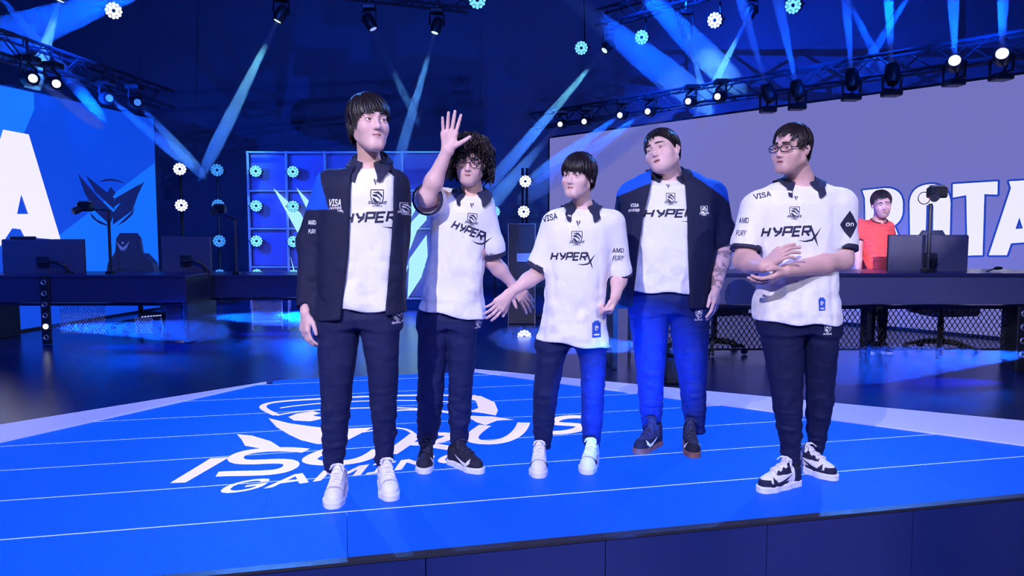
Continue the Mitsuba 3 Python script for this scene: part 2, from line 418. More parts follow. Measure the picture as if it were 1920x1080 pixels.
for q in ([(800, 386), (768, 420), (768, 470), (782, 432), (800, 412)], [(800, 440), (768, 485), (764, 560), (790, 520), (802, 480)]):
    obj('emblem', ep(q, FY - .07), 'led_lens', key, smooth=False, emit=CY)
# ---------------------------------------------------------------- trusses
def truss(name, A, B, label, s=.26, bay=.32):
    key = thing(name, label, 'truss')
    A, B = np.array(A, float), np.array(B, float)
    R = frame_to(A, B); L = np.linalg.norm(B - A)
    x, y = R[:, 0] * s / 2, R[:, 1] * s / 2
    cs = [x + y, x - y, -x - y, -x + y]
    for c in cs: obj('chord', tube([A + c, B + c], .022, 6), 'truss_metal', key)
    n = int(L / bay); ms = []
    for i in range(n):
        p, q = A + (B - A) * i / n, A + (B - A) * (i + 1) / n
        for k in range(4):
            a, b = (cs[k], cs[(k + 1) % 4]) if i % 2 else (cs[(k + 1) % 4], cs[k])
            ms.append(tube([p + a, q + b], .010, 4, cap=False))
    obj('lacing', cat(ms), 'truss_metal', key, smooth=False)
    return key
TR0, TR1 = np.array([.45, 14.95, 3.40]), np.array([7.2, 7.25, 3.40])
truss('truss', TR0, TR1, 'long box truss of clamps and lamps above the grey-lavender right screen')
TL0, TL1 = P(312, 203, 12.3), P(-160, 62, 7.6); TL1[2] = TL0[2] = 3.38
truss('truss', TL0, TL1, 'box truss running above the blue left screen')
ca, cb, cc_, cd = P(60, -12, 10.3), P(880, 52, 12.6), P(1125, 72, 13.6), P(1520, -10, 10.6)
for a, b, lab in ((ca, cb, 'dark overhead truss above the left half of the stage'), (cc_, cd, 'dark overhead truss above the right half of the stage')):
    a = a.copy(); b = b.copy(); a[2] = b[2] = 5.0
    truss('truss', a, b, lab)

# ---------------------------------------------------------------- lamps, and haze cones shaped as their beams
HAZE_PHASE = {'type': 'isotropic'}
def medium(sig): return {'type': 'homogeneous', 'sigma_t': float(sig), 'albedo': .98, 'phase': HAZE_PHASE}
HAZE = []
labels['haze'] = {'label': 'haze shaped into beam cones at the stage lamps, lit by unseen spots beside them', 'category': 'haze', 'kind': 'stuff'}
def beam(o, t, half, tau=.35, r0=.022):  # beam outline is modelled as a volume of denser haze
    """The beam from o to t, put into the shape of a cone of dense haze; tau: how dense it looks across its middle."""
    o, t = np.array(o, float), np.array(t, float)
    L = np.linalg.norm(t - o); d = (t - o) / L
    ta = math.tan(math.radians(half))
    prof = [[0, 0], [r0, 0]]
    for k in np.linspace(.1, 1.15, 16):
        prof.append([(r0 + ta * L * k) * (1 if k < .6 else math.sqrt(max(0, 1 - ((k - .6) / .551) ** 2))), L * k])
    prof.append([0, L * 1.151])
    HAZE.append(1)
    scene[f'haze__{len(HAZE):03d}'] = mikit.ply(lathe(prof, 20, o, d), {'type': 'null'}, interior=medium(tau / (2 * (r0 + .5 * L * ta))))
def rig(o, t, color, bright, cutoff=30, tau=.35, off=.55, weight=3.0, at=.5, lift=.1):
    """An added, unseen flood beside a lamp or row that lights the haze cones from o to t."""
    o, t = np.array(o, float), np.array(t, float)
    d = (t - o) / np.linalg.norm(t - o)
    c = CAM_AT - o; c = c - d * (c @ d); c /= np.linalg.norm(c)
    p, q = o + c * off - d * lift, o + (t - o) * at
    spot(new_key('haze_flood'), p, q, color, bright * 4 * math.pi * (q - p) @ (q - p) / (1 - math.exp(-tau * .8)), cutoff, cutoff * .55, weight)  # added flood, set to the side of the lens it stands for
CAM_AT = np.array([0, 0, CAM_Z])

def moving_head(label, o, t, lens_col, drop=None, r=.06, group=None, up=True, hold=None):
    """A yoke lamp: o is the middle of the lens, t what it points at."""
    key = thing('moving_head', label, 'stage light', group)
    o, t = np.array(o, float), np.array(t, float)
    d = (t - o) / np.linalg.norm(t - o)
    obj('head', lathe([[0, -.26], [.06, -.255], [.085, -.2], [.09, -.08], [.075, 0], [r, 0.0], [r, -.012], [0, -.012]], 16, o, d), 'black_metal', key)
    obj('lens', lathe([[0, -.006], [r * .97, -.006], [r * .97, -.011], [0, -.011]], 16, o, d), 'led_lens', key, smooth=False, emit=lens_col)
    c = o - d * .14
    side = np.cross(d, [0, 1, 0.3]); side /= np.linalg.norm(side)
    s = 1 if up else -1
    side[2] *= .2; side /= np.linalg.norm(side)
    zz = np.array([0, 0, s * 1.0])
    obj('yoke', cat([tube([c + side * .10, c + side * .115, c + side * .11 + zz * .17, c - side * .11 + zz * .17, c - side * .115, c - side * .10], .018, 6)]), 'black_metal', key)
    obj('base', cbox(.2, .18, .07, .012, c + zz * .215), 'black_metal', key)
    if drop: obj('clamp', tube([c + zz * .24, c + zz * (.24 + drop)], .014, 6), 'grey_metal', key)
    if hold is not None: obj('clamp', tube([c + zz * .2, (c + zz * .22 + hold) / 2 + [0, 0, .02 * s], hold], .016, 6), 'truss_metal', key)
    return key
CYAN, CWH, BLUE = (.16, .62, .85), (.75, .98, 1.0), (.0, .075, 1.0)
WHITE = (1.1, 1.15, 1.3)
def head_beam(label, uv, Y, to, Yt, half, col, power, lens=CWH, tau=.35, r=.06, drop=.16, cut=24):
    o, t = P(*uv, Y), P(*to, Yt)
    k = moving_head(label, o, t, lens, drop, r)
    beam(o, t, half, tau)
    if power: rig(o, t, col, power, cut, tau)
    return k
head_beam('lamp at the upper left corner throwing a cyan beam over the blue screen', (112, 2), 10.5, (55, 185), 10.3, 4.2, CYAN, .75)
head_beam('moving head lamp high above the gap beside the left screen with a long teal beam', (520, 40), 11.6, (392, 300), 11.2, 2.6, CYAN, .40)
head_beam('dim violet-blue moving head lamp above the tall player', (700, 55), 12.0, (776, 215), 11.8, 2.2, None, 0, lens=(.35, .45, 1.0), tau=.10)
head_beam('moving head lamp high above the waving player with a blue-teal beam', (815, 62), 12.25, (742, 320), 11.8, 2.2, (.10, .42, 1.0), .34)
head_beam('moving head lamp over the left end of the right screen with a long green-teal beam', (1133, 95), 13.5, (915, 350), 12.2, 1.9, CYAN, .36)
head_beam('left one of two lamps whose pale cyan beams meet above the right truss', (1290, 65), 12.35, (1352, 300), 12.9, 2.6, CYAN, 0)
head_beam('right one of two lamps whose pale cyan beams meet above the right truss', (1398, 40), 11.6, (1300, 235), 12.5, 2.4, CYAN, .55, cut=27)

def wash_light(label, c, look, col, r=.10, group=None, mount=None):
    """A round lamp whose face is a flower of lenses."""
    key = thing('wash_light', label, 'stage light', group)
    c = np.array(c, float); look = np.array(look, float)
    d = (look - c) / np.linalg.norm(look - c)
    R = frame_to(np.zeros(3), d)
    obj('housing', lathe([[0, -.16], [r * .6, -.155], [r * 1.0, -.09], [r * 1.06, -.01], [r * 1.0, 0], [0, 0]], 20, c, d), 'black_metal', key)
    ms = []
    for k in range(12):
        a = k * math.pi / 6
        ms.append(place(lathe([[0, .012], [r * .16, .010], [r * .21, .0], [0, 0]], 10), R, c + R @ np.array([math.cos(a) * r * .85, math.sin(a) * r * .85, .002])))
    for k in range(6):
        a = (k + .5) * math.pi / 3
        ms.append(place(lathe([[0, .012], [r * .17, .010], [r * .26, .0], [0, 0]], 10), R, c + R @ np.array([math.cos(a) * r * .46, math.sin(a) * r * .46, .002])))
    obj('lens_ring', cat(ms), 'led_lens', key, smooth=False, emit=col)
    side = R[:, 0]
    if mount is not None:
        obj('mount', tube([c - d * .24, mount], .014, 6), 'black_metal', key)
    if True:
        obj('bracket', tube([c + side * r * 1.1 - d * .06, c + side * r * 1.25 - d * .08, c - d * .26, c - side * r * 1.25 - d * .08, c - side * r * 1.1 - d * .06], .012, 6), 'black_metal', key)
    return key
CAM = np.array([0, 0, CAM_Z])
WHT, CYL, DIM = (1.15, 1.2, 1.35), (.22, .80, 1.15), (.03, .22, .62)
def dir_off(c, side): return c + (CAM - c) + np.array([side, 0, 0])
for uv, Y, col, s, lab in (((213, 20), 11.3, WHT, 5, 'white flower-faced lamp hanging at the upper left above the blue screen'),
        ((895, 0), 10.8, CYL, 0, 'cyan flower-faced lamp cut by the top edge in the middle of the picture'),
        ((1090, 90), 13.7, CYL, -4, 'cyan flower-faced lamp hanging just left of the green-teal beam lamp'),
        ((1203, 70), 12.9, CYL, -5, 'cyan flower-faced lamp in the wide blue beams above the right screen'),
        ((1340, 38), 11.9, WHT, -6, 'white flower-faced lamp between the two crossing pale beams'),
        ((1487, 10), 11.1, CYL, -6, 'cyan flower-faced lamp at the top edge above the right truss')):
    c = P(*uv, Y)
    wash_light(lab, c, dir_off(c, s), col, .115, None, c + [0, .25, 8.0 - c[2]])
k1 = 'round lamps in the wall of lights left of the scaffold'
for uv, Y, col, lab in (((337, 317), 12.6, WHT, 'topmost white flower lamp just right of the blue screen'), ((340, 385), 12.6, WHT, 'second white flower lamp just right of the blue screen, above the monitor'),
        ((342, 516), 12.6, WHT, 'low white flower lamp peeping over the desk beside the blue screen'),
        ((407, 319), 12.6, DIM, 'topmost dim blue flower lamp left of the scaffold'), ((409, 385), 12.6, DIM, 'dim blue flower lamp behind the second tripod camera'),
        ((411, 452), 12.6, DIM, 'third dim blue flower lamp left of the scaffold, right of the monitor'), ((412, 516), 12.6, DIM, 'lowest dim blue flower lamp left of the scaffold')):
    c = P(*uv, Y); wash_light(lab, c, dir_off(c, 0), col, .098, k1, np.array([c[0], 12.98, c[2]]))
k2 = 'round lamps set in the scaffold'
for i, v in enumerate((321, 386, 452, 515)):
    c = P(479.5 + i * .7, v, 11.9); wash_light(f'cyan flower lamp in the left column of the scaffold, {("top", "second", "third", "lowest")[i]} row', c, dir_off(c, 0), CYL, .088, k2, np.array([c[0], 12.08, c[2] + .02]))
    c = P(549 + i * .5, v + 1, 11.9); wash_light(f'cyan flower lamp in the second column of the scaffold, {("top", "second", "third", "lowest")[i]} row', c, dir_off(c, 0), CYL, .088, k2, np.array([c[0], 12.08, c[2] + .02]))
k3 = 'white round lamps of the light tower'
for u, v, lab in ((985, 340, 'topmost white flower lamp of the tower right of the waving player'), (982, 397, 'second white flower lamp of that tower'), (982, 458, 'third white flower lamp of the tower, beside the dark case'),
        (983, 577, 'white flower lamp of the tower seen behind the two outstretched arms'), (983, 632, 'low white flower lamp of the tower near the stage edge')):
    c = P(u, v, 10.6 if v < 600 else 8.9); wash_light(lab, c, dir_off(c, 0), WHT, .082 if v < 600 else .085, k3, np.array([c[0], (10.6 if v < 600 else 8.9) + .32, c[2]]))
c = P(927, 397, 11); wash_light('small cyan flower lamp beside the shoulder of the waving player', c, dir_off(c, 0), CYL, .08, None, np.array([c[0], 11.36, 0.0]))
for u, lab in ((341, 'thin black pole holding the white flower lamps beside the blue screen'), (410, 'thin black pole holding the dim blue flower lamps left of the scaffold')):
    k = thing('light_tower', lab, 'lamp stand')
    x = P(u, 400, 13.0)[0]
    obj('pole', tube([(x, 13.0, 0), (x, 13.0, 2.45)], .03, 8), 'black_metal', k)
    obj('foot', cbox(.5, .4, .03, .008, (x, 13.0, .012)), 'black_metal', k)
k = thing('light_tower', 'short black stand of the low white lamp near the back of the blue floor', 'lamp stand')
c = P(983, 632, 8.9); obj('pole', tube([(c[0], 9.22, 0), (c[0], 9.22, c[2] + .1)], .02, 8), 'black_metal', k)
obj('foot', cbox(.3, .25, .03, .006, (c[0], 9.22, .012)), 'black_metal', k)
obj_key = thing('light_tower', 'upright black pole that carries the column of white flower lamps', 'lamp stand')
for du in (-4, 4): obj('pole', tube([(P(984 + du, 300, 10.9)[0], 10.9, 0), P(984 + du, 315, 10.9)], .018, 8), 'black_metal', obj_key)
obj('foot', cbox(.5, .4, .03, .008, (P(984, 300, 10.9)[0], 10.9, .012)), 'black_metal', obj_key)
key = thing('flight_case', 'tall dark case standing behind the clasped arms in front of the lamp tower', 'case')
b = P(978, 420, 10.2)
obj('body', cbox(.36, .3, b[2], .01, (b[0], 10.2, b[2] / 2)), 'dark_plastic', key)
obj('edge_rail', cat([cbox(.012, .012, b[2], .003, (b[0] + s * .18, 10.05, b[2] / 2)) for s in (-1, 1)] + [cbox(.38, .012, .012, .003, (b[0], 10.05, b[2]))]), 'grey_metal', key)
obj('socket_plate', cbox(.2, .02, .12, .004, (b[0] + .03, 10.04, b[2] - .45)), 'grey_metal', key)

# lamps on the right truss: the near ones shoot straight up, the far ones down to the left
def on_truss(A, B, u):
    k = ((u - 960) / FOC)
    # the truss point whose picture column is u
    t = np.linspace(0, 1, 4001)[:, None]; q = A + (B - A) * t
    return q[np.argmin(np.abs(q[:, 0] / q[:, 1] - k))]
far = 'lamps on the far end of the right truss'
for i, (u, v, to, pw) in enumerate(((1050, 233, (905, 400), 5), (1095, 228, (930, 345), 0), (1162, 216, (1010, 330), 5), (1214, 209, (1000, 360), 5), (1290, 190, (1085, 330), 7), (1345, 181, (1150, 330), 0))):
    q = on_truss(TR0, TR1, u); o = P(u, v, q[1] - .52)
    t = P(*to, q[1] - 1.2)
    k = moving_head(f'small white-lensed lamp on the far right truss, {("first", "second", "third", "fourth", "fifth", "sixth")[i]} from its left end', o, dir_off(o, -5), (1.1, 1.15, 1.35), None, .05, far, hold=q + [-.09, -.09, .13])
    if pw: beam(o, t, 4.2, .40)
    if i == 2: rig(o, t, BLUE, 1.3, 42, .4)
near = 'lamps on the near half of the right truss'
for i, (u, v, to, pw, half) in enumerate(((1436, 161, (1378, -40), 6, 1.5), (1492, 154, (1450, -40), 7, 1.7), (1596, 134, (1584, -40), 5, 1.4), (1672, 124, (1664, -40), 5, 1.3))):
    q = on_truss(TR0, TR1, u); o = P(u, v, q[1] - .50); t = P(*to, q[1] + .1)
    k = moving_head(f'{("first", "second", "third", "fourth")[i]} upward blue lamp on the right truss, counted from the crossing beams', o, t, (.05, .3, 1.1), None, .05, near, up=False, hold=q + [-.09, -.09, -.13])
    beam(o, t, half * 1.6, .5)
    if i == 1: rig(o + [.25, 0, 0], t + [.25, 0, 0], BLUE, .7, 46, .5)
for i, (u, v, to) in enumerate(((1790, 113, (1786, -60)), (1879, 100, (1882, -60)))):
    q = on_truss(TR0, TR1, u); o = P(u, v, q[1] - .50); t = P(*to, q[1] - .2)
    k = moving_head(f'{("left", "right")[i]} one of two bright white lamps with upright blue beams near the right edge', o, o + (CAM - o) * .3 + [0, 0, 1.0], (1.3, 1.35, 1.5), None, .065, None, up=False, hold=q + [-.09, -.09, -.13])
    beam(o, t, 3.2, .9)
    if i == 0: rig(o + [.25, 0, 0], t + [.25, 0, 0], BLUE, 1.9, 40, .9)
# lamps on the left truss, beams down across the screen
for i, (u, v, to, pw) in enumerate(((62, 147, (180, 230), 12), (106, 157, (330, 300), 0), (205, 184, (345, 300), 8), (258, 192, (372, 320), 5))):
    q = on_truss(TL0, TL1, u); o = P(u, v, q[1] - .52); t = P(*to, q[1] + .5)
    k = moving_head(f'lamp on the left truss above the blue screen, {("first", "second", "third", "fourth")[i]} from the left edge', o, dir_off(o, 4), (1.0, 1.1, 1.4) if i < 2 else (.05, .2, 1.0), None, .05, 'lamps on the left truss', hold=q + [.09, -.06, .13])
    if pw: beam(o, t, 4.0, .35)
    if i == 2: rig(o + [-.6, 0, 0], t, BLUE, 1.0, 46, .35)
# lamps above the frame whose broad blue beams come down into view
head_beam('left one of two blue lamps above the picture with broad beams toward the right truss', (975, -75), 11.5, (1300, 178), 13.2, 4.6, BLUE, 0, lens=BLUE, r=.075)
head_beam('right one of two blue lamps above the picture with broad beams toward the right truss', (1120, -100), 11.2, (1370, 150), 12.6, 4.6, BLUE, 2.0, lens=BLUE, r=.075, cut=36)
head_beam('blue lamp above the picture whose beam crosses down to the right truss at its middle', (1718, -30), 9.6, (1595, 165), 10.2, 2.4, BLUE, 1.3, lens=BLUE, cut=34)
head_beam('blue lamp above the picture whose narrow beam slants right onto the truss', (1580, -20), 9.8, (1650, 120), 10.2, 2.0, BLUE, 0, lens=BLUE)
head_beam('blue lamp above the upper left corner, its beam fanning over the screen', (330, -40), 10.0, (-60, 95), 9.3, 6.5, BLUE, 1.7, lens=BLUE, r=.075)
head_beam('pale lamp beyond the upper left corner with a greyish beam across the blue screen', (-20, -30), 9.6, (175, 200), 10.2, 2.8, (.10, .35, .6), 0)

# ---------------------------------------------------------------- desks
def wire_mesh(x0, x1, z0, z1, y, cell, r, key, bsdf='black_metal', ratio=1.5):
    """Diamond mesh in the plane y, as flattened wires."""
    ms = []; w, h = x1 - x0, z1 - z0
    dz = cell * ratio
    for s in (1, -1):
        k = -int(h / dz) - 2
        while k * cell < w + cell * 2:
            a = np.array([k * cell, 0.0]); b = np.array([k * cell + h / ratio, h])
            k += 1
            seg = sg.LineString([a, b]).intersection(sg.box(0, 0, w, h))
            if seg.is_empty or seg.length < .01: continue
            c = np.array(seg.coords)
            if s < 0: c = np.column_stack([w - c[:, 0], c[:, 1]])
            ms.append(tube([(x0 + c[0][0], y, z0 + c[0][1]), (x0 + c[1][0], y, z0 + c[1][1])], r, 4, cap=False))
    return obj('wire_mesh', cat(ms), bsdf, key, smooth=False)
def ring_post(x, y, ztop, key, lit, n=6, step=.123, s=1.0, z_lit=None):
    """An upright panel with a column of round lamps; lit lamps get a blue-lit haze cone to the right."""
    pk = obj('post', cbox(.10 * s, .03, ztop, .004, (x, y, ztop / 2)), 'black_metal', key)
    obj('edge_bead', cat([cbox(.006, .006, .004, .001, (x + sx * .053 * s, y - .016, z)) for sx in (-1, 1) for z in np.arange(.03, ztop - .02, .03)]), 'grey_metal', key, smooth=False, kind='stuff')
    for i in range(n):
        z = ztop - .068 * s - i * step
        if z < .03: break
        on = i in lit
        obj('ring_lamp', place(cat([lathe([[.016 * s, 0], [.030 * s, 0], [.032 * s, .008], [.026 * s, .014], [.018 * s, .008], [.016 * s, 0]], 14)] + ([lathe([[0, .004], [.029 * s, .006], [.029 * s, 0], [0, 0]], 14)] if on else [])),
            np.array([[1, 0, 0], [0, 0, -1], [0, 1, 0.0]]), (x, y - .015, z)), 'led_lens' if on else 'grey_metal', key, emit=(1.2, 1.25, 1.4) if on else None)
        if on:
            o = np.array([x + .045 * s, y - .05, z])
            beam(o, o + [1.9, -.25, -.02], 4.0, .16)
            rig(o, o + [1.9, -.25, -.02], BLUE, 1.5, 13, .16, off=.2, lift=.4)
def desk(label, x0, x1, y, ztop, depth, fas, posts, s=1.0, fas_mat='desk_black'):
    key = thing('desk', label, 'desk')
    obj('tabletop', cbox(x1 - x0, depth, .035, .006, ((x0 + x1) / 2, y + depth / 2, ztop - .0175)), 'desk_black', key)
    obj('fascia', cbox(x1 - x0, .03, fas, .004, ((x0 + x1) / 2, y + .02, ztop - .036 - fas / 2)), fas_mat, key)
    obj('shelf', cbox(x1 - x0 - .1, depth * .7, .03, .004, ((x0 + x1) / 2, y + depth * .5, ztop - .07 - fas)), 'desk_black', key)
    for x in (x0 + .03, x1 - .03):
        obj('leg', cbox(.05, depth - .1, ztop - .035, .004, (x, y + depth / 2, (ztop - .035) / 2)), 'black_metal', key)
    for px, lit in posts: ring_post(px, y - .02, ztop - .01, key, lit, s=s, step=.123 * s)
    return key
# left desk, two tables
zA = P(100, 516, 8.3)[2]
dA = desk('near half of the long black desk at the left with a post of ring lamps', P(-60, 500, 8.3)[0], P(346, 500, 8.3)[0], 8.3, zA, .8, .27, [(P(85, 560, 8.28)[0], (4,))])
obj('backboard', cbox(P(346, 500, 8.3)[0] - P(300, 500, 8.3)[0], .04, .46, .004, (P(323, 500, 8.4)[0], 8.5, zA - .53)), 'desk_black', dA)
wire_mesh(P(98, 500, 8.6)[0], P(185, 500, 8.6)[0], .06, .40, 8.7, .035, .0028, dA, 'frame_metal')
wire_mesh(P(240, 500, 8.6)[0], P(275, 500, 8.6)[0], .06, .25, 8.7, .035, .0028, dA, 'frame_metal')
zB = P(450, 516, 9.3)[2]
dB = desk('far half of the long black desk at the left, next to the tall player', P(350, 500, 9.3)[0], P(590, 500, 9.3)[0], 9.3, zB, .8, .24, [(P(378, 560, 9.28)[0], (4,)), (P(577, 560, 9.28)[0], (4,))], s=.9)
wire_mesh(P(471, 500, 9.5)[0], P(527, 500, 9.5)[0], .05, .42, 9.5, .028, .003, dB, 'frame_metal')
obj('mesh_frame', cat([tube([(P(471, 500, 9.5)[0], 9.5, z), (P(527, 500, 9.5)[0], 9.5, z)], .008, 6) for z in (.10, .42)] + [tube([(P(u, 500, 9.5)[0], 9.5, .0), (P(u, 500, 9.5)[0], 9.5, .45)], .007, 6) for u in (471, 527, 539)]), 'frame_metal', dB)
key = thing('computer', 'small black computer with white lights under the left desk', 'computer')
c = P(290, 590, 8.75)
obj('case', cbox(.34, .2, .16, .01, (c[0], 8.8, c[2] - .06)), 'dark_plastic', key)
obj('light_strip', cat([cbox(.026, .006, .012, .002, (c[0] - .12 + .035 * i, 8.697, c[2] - .02 + .003 * i)) for i in range(7)]), 'white_print', key, smooth=False, emit=(.35, .4, .9))
obj('cable', tube([(c[0] + .1, 8.69, c[2] - .03), (c[0] + .13, 8.67, c[2] - .12), (c[0] + .11, 8.68, c[2] - .25), (c[0] + .14, 8.69, .03)], .006, 6), 'white_print', key)
# right desk
yR = 6.7; zR = P(1500, 512.5, yR)[2]
xr0, xr1 = P(1150, 500, yR)[0], P(1990, 500, yR)[0]
dR = desk('long black desk on the right with a plain front board and wire mesh', xr0, xr1, yR, zR, .75, .245, [], fas_mat='grey_pad')
xq = [P(u, 600, 7.35)[0] for u in (1180, 1300, 1440, 1615, 1760, 1905)]
for a, b in zip(xq[:-1], xq[1:]):
    wire_mesh(a + .02, b - .02, .10, .50, 7.33, .052, .0042, dR)
obj('mesh_rail', cat([tube([(xq[0], 7.33, z), (xq[-1], 7.33, z)], .011, 6) for z in (.095, .505)] + [cbox(.03, .03, .62, .004, (x, 7.33, .31)) for x in xq]), 'black_metal', dR)
obj('underframe', cat([cbox(.05, .5, .05, .004, (P(u, 600, 7.0)[0], 7.0, .58)) for u in (1240, 1625, 1905)] + [cbox(.035, .035, .57, .004, (P(u, 600, 7.0)[0], 6.95, .285)) for u in (1625, 1915)]), 'black_metal', dR)
ring_post(P(1918, 600, 6.66)[0], 6.66, zR - .29, dR, (), n=4)
kx = thing('moving_head', 'lamp standing on the deck by the right picture edge with a low blue beam', 'stage light')
o = P(1938, 664, 6.4); t = P(1560, 690, 6.0)
obj('head', lathe([[0, -.2], [.06, -.19], [.07, -.05], [.05, 0], [0, 0]], 14, o, t - o), 'black_metal', kx)
obj('base', cbox(.2, .18, max(.05, o[2] - .06), .01, (o[0] + .08, o[1], max(.05, o[2] - .06) / 2)), 'black_metal', kx)
beam(o, t, 5.5, .16)
rig(o, t, BLUE, .9, 15, .16, off=.22, lift=.4)
ky = thing('moving_head', 'added lamp hidden on the deck behind the heavy-set player with a low blue beam', 'stage light')
o = P(1250, 655, 6.2); t = P(960, 635, 5.9)  # added lamp, kept out of sight, as origin of the low beam
obj('head', lathe([[0, -.2], [.06, -.19], [.07, -.05], [.05, 0], [0, 0]], 14, o, t - o), 'black_metal', ky)
obj('base', cbox(.2, .18, max(.05, o[2] - .06), .01, (o[0] + .08, o[1], max(.05, o[2] - .06) / 2)), 'black_metal', ky)
beam(o, t, 5.0, .16)
rig(o, t, BLUE, .9, 15, .16, off=.22, lift=.4)

# ---------------------------------------------------------------- monitors, cameras, chairs, microphone
def monitor(label, c, w, h, rz, zdesk, arm=1):
    """Seen from behind: c is the middle of its back."""
    key = thing('monitor', label, 'monitor')
    M = lambda m: place(m, trimesh.transformations.rotation_matrix(rz, [0, 0, 1])[:3, :3], c)
    obj('back_shell', M(cbox(w, .03, h, .008)), 'monitor_back', key)
    obj('bezel', M(cbox(w + .008, .012, h + .008, .003, (0, .018, 0))), 'black_metal', key)
    obj('mount_plate', M(cbox(.13, .03, .13, .006, (.0, -.03, -h * .12))), 'dark_plastic', key)
    zd = zdesk - c[2]
    obj('arm', cat([M(tube([(0, -.04, -h * .12), (0, -.09, -h * .14), (arm * .2, -.13, -h * .1), (arm * .34, -.1, -h * .2), (arm * .37, -.07, zd + .02)], .018, 8)), M(lathe([[0, 0], [.045, 0], [.045, .02], [0, .02]], 14, (arm * .37, -.07, zd)))]), 'black_metal', key)
    return key
mat('monitor_back', (.08, .082, .15), .3, 0, .6)
c = P(1740, 478, 7.05); monitor('black monitor seen from behind on the right desk, in front of the letters', c, .755, .37, .02, zR, .0)
c = P(82, 483, 8.7); mk = monitor('wide black monitor seen from behind on the left desk under the white letter A', c, .92, .42, .06, zA, .85)
obj('light_bar', cbox(.29, .05, .035, .008, P(43, 446, 8.72)), 'dark_plastic', mk)
c = P(350, 480, 9.0); monitor('monitor with a grey back on the left desk, below the white flower lamps', c, .60, .47, -.05, zA, .75)
def cam_pole(label, base, top, arm_end, cam_c, zfoot, ring=False):
    key = thing('camera_stand', label, 'camera')
    b, t, a, cc = map(np.array, (base, top, arm_end, cam_c))
    obj('pole', tube([(t[0], t[1], zfoot), t], .017, 8), 'dark_plastic', key)
    obj('clamp_foot', cbox(.09, .09, .03, .006, (t[0], t[1], zfoot + .015)), 'black_metal', key)
    if np.linalg.norm(a - t) > .03: obj('arm', tube([t, (t + a) / 2 + [0, -.01, .008], a], .013, 8), 'black_metal', key)
    obj('camera_body', cbox(.15, .11, .10, .014, cc), 'black_metal', key)
    obj('camera_lens', lathe([[0, 0], [.035, 0], [.042, .05], [.036, .09], [.030, .092], [0, .085]], 16, cc + [-.03, -.04, -.02], (-.5, -.6, -.35)), 'dark_plastic', key)
    obj('top_plate', cbox(.11, .08, .018, .004, cc + [0, 0, .058]), 'grey_metal', key)
    if ring:
        r = np.array([[math.cos(a), 0, math.sin(a)] for a in np.linspace(0, 2 * math.pi, 20)]) * .055
        obj('cable_loop', tube(r + cc + [-.11, .01, -.05], .004, 6), 'black_metal', key)
    return key
cam_pole('camera on a pole with a side arm in front of the dark emblem, left desk', (0, 0, 0), P(203, 394, 8.6), P(172, 393, 8.55), P(160, 388, 8.5), zA)
cam_pole('camera on a pole at the far left desk before dim blue lamps', (0, 0, 0), P(441, 413, 9.5), P(425, 405, 9.45), P(412, 392, 9.4), zB)
cam_pole('black camera on a pole in front of the letters on the right desk', (0, 0, 0), P(1745, 382, 6.85), P(1745, 382, 6.85), P(1757, 361, 6.85), zR, True)
key = thing('microphone', 'small black desk microphone lying at the right end of the right desk', 'microphone')
o = P(1850, 511, 6.95); o[2] = zR
obj('stalk', tube([o + [0, 0, .004], o + [.04, 0, .02], o + [.08, 0, .03]], .006, 6), 'black_metal', key)
obj('capsule', tube([o + [.07, 0, .03], o + [.10, 0, .034], o + [.14, 0, .034]], [.012, .016, .012], 8), 'black_metal', key)

